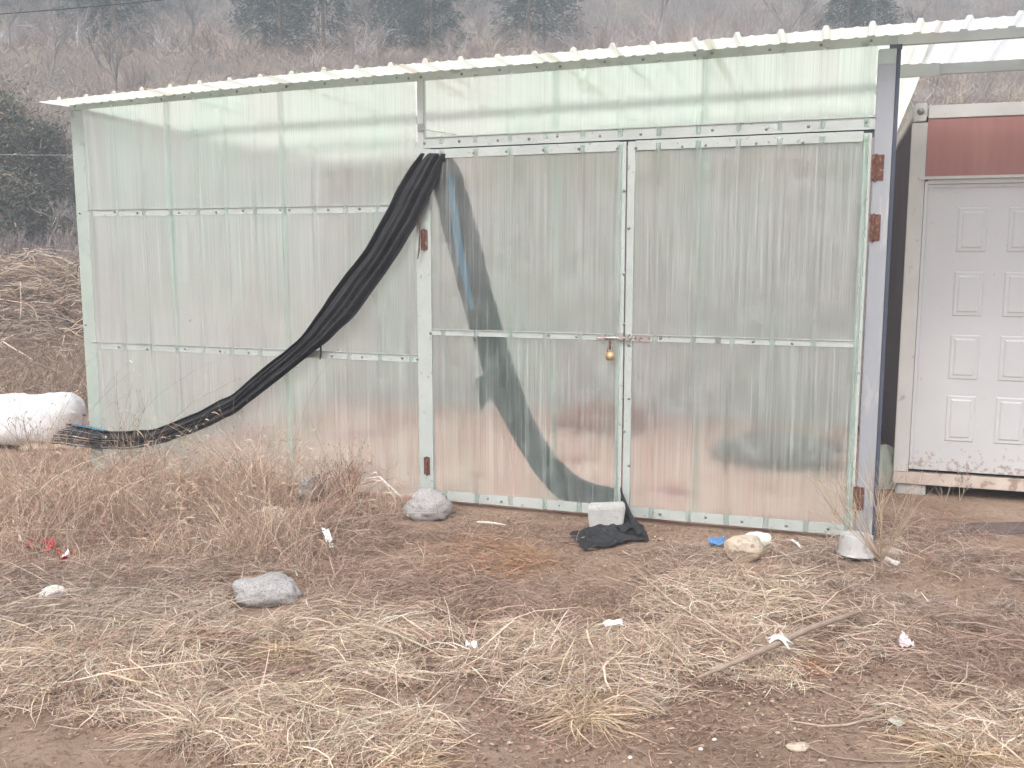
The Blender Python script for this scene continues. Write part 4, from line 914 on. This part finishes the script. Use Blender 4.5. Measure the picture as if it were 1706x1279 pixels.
weed(540, 845, .24, 'low tangled brown bush left of the reddish bush', 22, 2, (0, 0), [(.34, .24, .18), (.28, .18, .13)], .002, .45, 'dry_bush', 'bush', cone=.5)
# bush beside the post: stems fan up and left
root_p = at(1468, 962)
d = {}; tips = []
for s in range(26):
    a = rng.uniform(-1, 1); v_ = np.array([a * .95 - .12, rng.normal(0, .22), 1.]); v_ /= np.linalg.norm(v_)
    branches(d, (rng.normal(0, .006) + .0, 0, .07), v_, random.uniform(.26, .40), .0024, 2, .26, None, (2, 4), 5, .05, .5, .05, tips)
d.setdefault(6, []).append((np.array([(0, 0, t * .026) for t in range(6)]) + np.array([0, 0, -.005]), np.linspace(.006, .005, 6), None))
BR = empty('dry_broom_bush', (root_p[0], root_p[1], float(gz(root_p[0], root_p[1]))), label='bare pale broom like bush fanning out in front of the metal post', cat='bush')
flush(d, [(.46, .36, .26), (.54, .43, .32), (.36, .27, .2)], 'stems', M_blade, BR)
weed(1562, 872, .40, 'spindly bare sapling in front of the white cabin door', 1, 2, (.12, 0), [(.42, .34, .27), (.36, .28, .22)], .003, .38, 'bare_sapling', 'sapling', seeds=False)
weed(1600, 832, .22, 'small thin weed under the white cabin door', 2, 2, (0, 0), [(.42, .34, .27)], .0018, .38, 'dry_weed', 'weed')
weed(1378, 925, .10, 'small forked twig standing left of the overturned bowl', 2, 1, (0, 0), [(.46, .38, .3)], .0026, .5, 'forked_twig', 'twig', seeds=False)

# ------------------------------------------------------------------ FIELD AND HILL behind
# field grass
rb = RB(); n = 26000; y = rng.uniform(9, 30, n) ** 1.0; x = -y * rng.uniform(.28, .62, n) - .6; base = np.stack([x, y, gz(x, y)], -1)
P = upright(base, rng.uniform(.05, .26, n), rng.uniform(0, 6.28, n), np.abs(rng.normal(0, .8, n)), rng.uniform(0, .8, n), 4)
rb.add(P, (.004 + y * .0004)[:, None] * np.array([1, 1, .8, .3])[None, :], pal(n, [(.38, .29, .22), (.30, .21, .17), (.44, .36, .28), (.24, .165, .135)], .2))
n = 9000; y = rng.uniform(12, 30, n); x = y * rng.uniform(.22, .62, n); base = np.stack([x, y, gz(x, y)], -1)
P = upright(base, rng.uniform(.1, .4, n), rng.uniform(0, 6.28, n), np.abs(rng.normal(0, .6, n)), rng.uniform(0, .8, n), 4)
rb.add(P, (.004 + y * .0004)[:, None] * np.array([1, 1, .8, .3])[None, :], pal(n, DULL, .2))
tag(rb.build('field_grass', M_blade), kind='stuff')
# heap of cut brush behind the sack
rb = RB(); n = 5200; cxy = np.stack([rng.normal(-8.0, 1.5, n), rng.normal(16.3, 1.5, n)], -1); hgt = np.exp(-((cxy[:, 0] + 8.0) / 2.2) ** 2 - ((cxy[:, 1] - 16.3) / 1.8) ** 2) * 1.15
z = gz(cxy[:, 0], cxy[:, 1]) + hgt * rng.random(n); az = rng.uniform(0, 6.28, n); ln = rng.uniform(.3, 1.3, n); t = np.linspace(-.5, .5, 4)[None, :]
P = np.stack([cxy[:, :1] + np.cos(az)[:, None] * ln[:, None] * t, cxy[:, 1:] + np.sin(az)[:, None] * ln[:, None] * t * .7, z[:, None] + rng.normal(0, .28, n)[:, None] * ln[:, None] * t + .08 - (t ** 2) * .3], -1) + rng.normal(0, .02, (n, 4, 3))
rb.add(P, rng.uniform(.006, .018, n)[:, None] * np.ones((1, 4)), pal(n, [(.46, .36, .29), (.38, .28, .22), (.58, .49, .40), (.27, .19, .15), (.50, .36, .28)], .18))
o = tag(rb.build('brush_heap', M_twig), 'low heap of cut brushwood in the field behind the white sack', 'brush heap')
rock('rock', 2, 468, .28, .2, .17, M_rockw, 'pale boulder in the field at the left edge', 91).location = tuple(atd(-3, 457, 19.) + np.array([0, 0, 0]))

def put_h(px, py, d):        # point on the terrain at distance d under this pixel column
    x = (px - 853) / F * (d * CP + 0); return np.array([x, d, float(gz(x, d))])
GREYT = [(.42, .36, .35), (.52, .45, .44), (.33, .27, .265), (.46, .37, .35)]
def bare_tree_mesh(h, depth, stems, cols, rad, spread, up, nb=(3, 4)):
    d = {}
    for s in range(stems):
        v_ = np.array([rng.normal(0, .3 if stems > 1 else .06), rng.normal(0, .3 if stems > 1 else .06), 1.]); v_ /= np.linalg.norm(v_)
        branches(d, (rng.normal(0, .05 * (stems > 1)), rng.normal(0, .05 * (stems > 1)), -.1), v_, h * (.42 if stems == 1 else .5) * random.uniform(.8, 1.1), rad, depth, spread, None, nb, 5, .10, .62, up)
    o = flush(d, cols, 'branches', M_twig); return o
protos = []
for i in range(7): protos.append((bare_tree_mesh(2.4, 3, 7, GREYT if i % 2 else [(.45, .35, .33), (.54, .43, .40), (.36, .28, .265)], .016, .34, .25), 'bare_shrub'))
for i in range(4): protos.append((bare_tree_mesh(4.2, 4, 1, [(.40, .36, .34), (.33, .29, .28), (.46, .42, .40)], .055, .42, .22, (3, 5)), 'bare_tree'))
meshes = [(p.data, k) for p, k in protos]
for p, k in protos: bpy.data.objects.remove(p)
def place(i, pos, s, rz, label, group, name=None):
    me, k = meshes[i]; o = bpy.data.objects.new(name or k, me); COL.objects.link(o); o.location = pos; o.scale = (s, s, s * random.uniform(.85, 1.15)); o.rotation_euler = (0, 0, rz)
    return tag(o, label, 'shrub' if k == 'bare_shrub' else 'tree', group)
# stands that can be counted, along the terraces
cnt = 0
for row_d, y0, nrow in [(33.5, 0, 26), (38., 0, 24), (45., 0, 34), (51., 0, 34), (58., 0, 34), (67., 0, 36)]:
    for i in range(nrow):
        px = -60 + (1826) * (i + random.uniform(-.3, .3)) / nrow; d = row_d + random.uniform(-2, 2)
        if row_d > 40 and any(abs(px - c_) < 45 for c_ in (210, 470, 548, 700, 890, 1410)) and random.random() < .75: continue
        if row_d < 40 and 230 < px < 1000 and random.random() < .55: continue
        if row_d < 40 and px < 1000: s = random.uniform(.5, .9)
        else: s = random.uniform(.55, 1.0) * (1 + (row_d - 45) * .012)
        place(random.randrange(7), put_h(px, 0, d), s, random.uniform(0, 6.28), 'leafless grey shrub on the hillside terraces behind the shed', 'bare shrubs on the hillside'); cnt += 1
T_ = [(205, 35., 1.0, 'pale bare tree leaning left above the left end of the roof'), (95, 38., .8, 'bare tree at the far left above the dark evergreen'), (330, 47., 1.1, 'rounded bare tree between the cable and the terrace'),
      (40, 44., 1.0, 'bare tree at the left edge under the cable'), (620, 48., 1.0, 'bare tree above the terrace left of the door'), (1080, 50., 1.15, 'bare tree above the middle of the roof'), (1500, 46., 1.1, 'bare tree above the canopy at right'), (1300, 52., 1.1, 'bare tree above the right door'), (430, 50., 1.1, 'tall bare tree beside the blue conifers')]
for i, (px, d, s, lb) in enumerate(T_): place(7 + i % 4, put_h(px, 0, d), s, i * 1.3, lb, 'bare trees on the hillside')
# bare tree on the field before the evergreen
o = place(8, put_h(70, 0, 23.), .55, 1.0, 'low bare tree with pale tangled twigs in front of the evergreen', None)
o = place(9, put_h(120, 0, 24.), .62, 2.0, 'bare tree hard against the shed corner in front of the evergreen', None)
for i, (px, d, s) in enumerate([(15, 22.5, .42), (60, 21.8, .4), (105, 22.0, .45), (128, 21, .4), (35, 20.8, .32), (90, 20.2, .32)]):
    place(i % 7, put_h(px, 0, d), s * 1.2, i, ['low leafless shrub at the very left of the field edge', 'low leafless shrub second from the left on the field edge', 'low leafless shrub below the evergreen nearest the shed', 'low leafless shrub touching the shed corner', 'small nearer shrub between field grass and brush heap at far left', 'small nearer shrub between the brush heap and the shed corner'][i], 'low shrubs at the field edge')
# far scrub that reads as one mass
rb = RB()
nc = 4200; yc = 28 + 150 * rng.uniform(0, 1, nc) ** 1.25; xc = yc * rng.uniform(-.66, .66, nc)
ok = (vn(xc * .2, yc * .2, 81) + rng.uniform(-.4, .4, nc) > -.25) & ~((yc > 32) & (yc < 43) & (xc < 1.5) & (rng.random(nc) < .75)); xc, yc = xc[ok], yc[ok]; pxc = 853 + F * xc / yc
ok = ~((yc > 38) & (yc < 54) & (np.min(np.abs(pxc[:, None] - np.array([[192, 465, 548, 690, 890, 1412]])), axis=1) < 48) & (rng.random(len(yc)) < .8)); xc, yc = xc[ok], yc[ok]; nc = len(xc)
hc = rng.uniform(.7, 2.2, nc) * (1 + np.clip(yc - 55, 0, 120) * .02) * np.where(yc < 43, .55, 1); ccol = pal(nc, [(.58, .51, .49), (.48, .42, .41), (.68, .61, .58), (.54, .40, .34), (.68, .56, .44), (.62, .55, .54)], .16)
rep = 34; i_ = np.repeat(np.arange(nc), rep); n = len(i_)
x = xc[i_] + rng.normal(0, .12, n) * hc[i_]; y = yc[i_] + rng.normal(0, .12, n) * hc[i_]; base = np.stack([x, y, gz(x, y)], -1)
P = upright(base, hc[i_] * rng.uniform(.45, 1, n), rng.uniform(0, 6.28, n), np.abs(rng.normal(0, .55, n)), rng.uniform(0, .5, n), 4); P[:, 1:] += rng.normal(0, .05, (n, 3, 3)) * hc[i_][:, None, None]
rb.add(P, (.007 + y * .00030)[:, None] * np.array([1, .9, .6, .25])[None, :], np.clip(ccol[i_] * (1 + rng.normal(0, .15, (n, 1))), .02, .9))
n = 48000; y = 30 + 32 * rng.random(n) ** 1.4; x = y * rng.uniform(-.62, .62, n); base = np.stack([x, y, gz(x, y)], -1)
P = upright(base, rng.uniform(.12, .5, n), rng.uniform(0, 6.28, n), np.abs(rng.normal(0, .8, n)), rng.uniform(0, .8, n), 4)
gc = np.array([(.44, .36, .32), (.52, .44, .38), (.40, .29, .24), (.58, .50, .43)])[np.clip(((vn(x * .25, y * .3, 84) + .5) * 4 + rng.normal(0, .6, n)).astype(int), 0, 3)]
rb.add(P, (.010 + y * .0004)[:, None] * np.array([1, 1, .8, .3])[None, :], np.clip(gc * (1 + rng.normal(0, .15, (n, 1))), .02, .9))
tag(rb.build('hillside_scrub', M_twig), kind='stuff')
# conifers on the hill and the evergreen by the shed
def conifer_mesh(h, w, n, cols, round_=False, name='crown'):
    rb = RB(); t = rng.uniform(0, 1, n) ** .8; az = rng.uniform(0, 6.28, n)
    if round_: R = w * (np.sin(np.pi * np.clip(t * .84 + .16, 0, 1)) ** .75) * (1 + .9 * vn(az * 1.6, t * 7, 5) + .5 * vn(az * 5, t * 19, 15))
    else: R = w * (1 - t) ** .85 * (1 + .35 * np.sin(t * 34 + 1.3 * np.sin(az * 2)) * (1 - t)) * (1 + .5 * vn(az * 2, t * 9, 6))
    if round_:
        m = 70; ct = rng.uniform(0, 1, m) ** .8; ca = rng.uniform(0, 6.28, m); cr = w * (np.sin(np.pi * np.clip(ct * .86 + .14, 0, 1)) ** .8) * rng.uniform(.2, 1.05, m) ** .6
        j = rng.integers(0, m, n); sg = w * rng.uniform(.10, .26, m)[j]
        x = np.cos(ca[j]) * cr[j] + rng.normal(0, 1, n) * sg; y = np.sin(ca[j]) * cr[j] + rng.normal(0, 1, n) * sg; z = h * (.06 + .90 * ct[j]) + rng.normal(0, 1.5, n) * sg
        z = np.maximum(z, .05); tone = rng.uniform(.6, 1.6, m)[j]
    else:
        r = R * rng.uniform(.35, 1, n) ** .6; x, y = np.cos(az) * r, np.sin(az) * r; z = h * (.08 + .92 * t); tone = 1
    d = np.stack([np.cos(az), np.sin(az), rng.normal(.1 if not round_ else .9, .35, n)], -1) + rng.normal(0, .3, (n, 3)); d /= np.linalg.norm(d, axis=1, keepdims=True)
    ln = rng.uniform(.05, .12, n) * h * (.45 if not round_ else .5); tt = np.linspace(0, 1, 3)
    P = np.stack([x, y, z], -1)[:, None, :] + d[:, None, :] * tt[None, :, None] * ln[:, None, None]; P[..., 2] -= tt[None, :] ** 2 * ln[:, None] * .3
    cl = vn(az * 2.5, t * 11, 7)
    C = np.clip(pal(n, cols, .18) * (tone[:, None] if round_ else 1), .01, .8); rb.add(P, (h * .0085) * np.array([.8, 1, .15])[None, :] * rng.uniform(.6, 1.4, n)[:, None], C)
    return rb
DG = [(.12, .15, .14), (.15, .18, .165), (.10, .12, .12), (.18, .19, .165)]
def conifer(pos, h, w, n, label, group=None, cols=DG, round_=False, name='conifer'):
    r = empty(name, tuple(pos), random.uniform(0, 6), label=label, cat='tree', group=group)
    conifer_mesh(h, w, n, cols, round_).build('crown', M_leaf, r)
    MB().tube([(0, 0, -.2), (0, 0, h * .5), (0, 0, h * .95)], [h * .02, h * .012, .01], 7).build('trunk', M_stick, r)
c_list_ = [(210, 70, 6.5, 2.0), (175, 74, 5.5, 1.8), (478, 66, 5.0, 1.5), (452, 70, 5.6, 1.6), (548, 64, 5.8, 1.6), (690, 74, 6.5, 2.0), (722, 70, 5.8, 1.7), (655, 84, 7, 2.1), (880, 82, 5.5, 1.9), (905, 90, 6.5, 2.2), (1395, 72, 4.6, 1.7), (1430, 78, 5.6, 1.9), (60, 84, 7, 2.4), (120, 92, 7.5, 2.5), (300, 92, 7, 2.4), (380, 100, 7.5, 2.6), (600, 98, 8, 2.6), (790, 100, 7, 2.4), (20, 72, 5, 2), (250, 84, 7, 2.2)]
c_list = [(a, (47 + (b - 62) * .25) if k < 12 else 60 + (b - 62) * .5, c, w) for k, (a, b, c, w) in enumerate(c_list_)]
PLACES = ['above the left end of the roof', 'just left of the one above the roof end', 'right of the cable end over the left roof', 'left neighbour of the conifer by the cable end', 'broad one left of the door post', 'above the door post', 'right neighbour of the conifer above the door post', 'tall faint one left of the door post', 'above the left door', 'fainter one beside the conifer above the left door', 'small one above the right door', 'taller one above the right door', 'in the upper left corner', 'faint one near the upper left corner', 'faint one behind the cable', 'faintest one right under the cable', 'faint one between cable end and door post', 'faint one between both doors', 'cut by the left edge', 'small one behind the pale leaning tree']
for i, (px, d, h, w) in enumerate(c_list): conifer(put_h(px, 0, d), h, w, 5200, 'dark bluish hazy conifer on the hill, ' + PLACES[i], 'conifers on the hill')
BG = [(.12, .14, .10), (.16, .17, .125), (.095, .11, .085), (.25, .20, .16), (.30, .235, .19)]
conifer(put_h(30, 0, 26.), 3.9, 1.15, 13000, 'dark evergreen with brown tips at the left edge behind the field', None, BG, True, 'evergreen')
conifer(put_h(92, 0, 27.), 3.2, .9, 9000, 'shorter dark evergreen next to the shed corner', None, [(.13, .145, .11), (.17, .17, .13), (.28, .22, .18)], True, 'evergreen')
conifer(put_h(-45, 0, 25.), 3.6, 1.2, 9000, 'evergreen cut by the left edge of the picture', None, BG, True, 'evergreen')
# overhead cable
a, c = atd(-500, 75, 30.), atd(900, -62, 34.); pts = []
for i in range(41):
    t = i / 40; q = a * (1 - t) + c * t; q[2] += -.45 * 4 * t * (1 - t) + .45; pts.append(q)
o = MB().tube(pts, .017, 6).build('overhead_cable', M_cable, None, True); tag(o, 'dark overhead cable crossing the hillside at upper left', 'cable')
a, c = atd(-200, 256, 22.), atd(200, 259, 22.)
o = MB().tube([a, (a + c) / 2, c], .006, 5).build('field_wire', M_rail, None, True); tag(o, 'thin pale wire strung in front of the evergreen at left', 'wire')

# ------------------------------------------------------------------ haze
hz = bpy.data.materials.new('haze_air'); hz.use_nodes = True; nt = hz.node_tree; nt.nodes.clear()
ho = nd(nt, 'ShaderNodeOutputMaterial'); hv = nd(nt, 'ShaderNodeVolumePrincipled'); hv.inputs['Density'].default_value = .0090; hv.inputs['Color'].default_value = (.80, .90, 1, 1)
nt.links.new(hv.outputs[0], ho.inputs['Volume'])
o = MB().box(-235, 235, -60, 245, -3, 125).build('haze', hz); tag(o, kind='stuff')
print('screws', NS, 'shrubs', cnt)
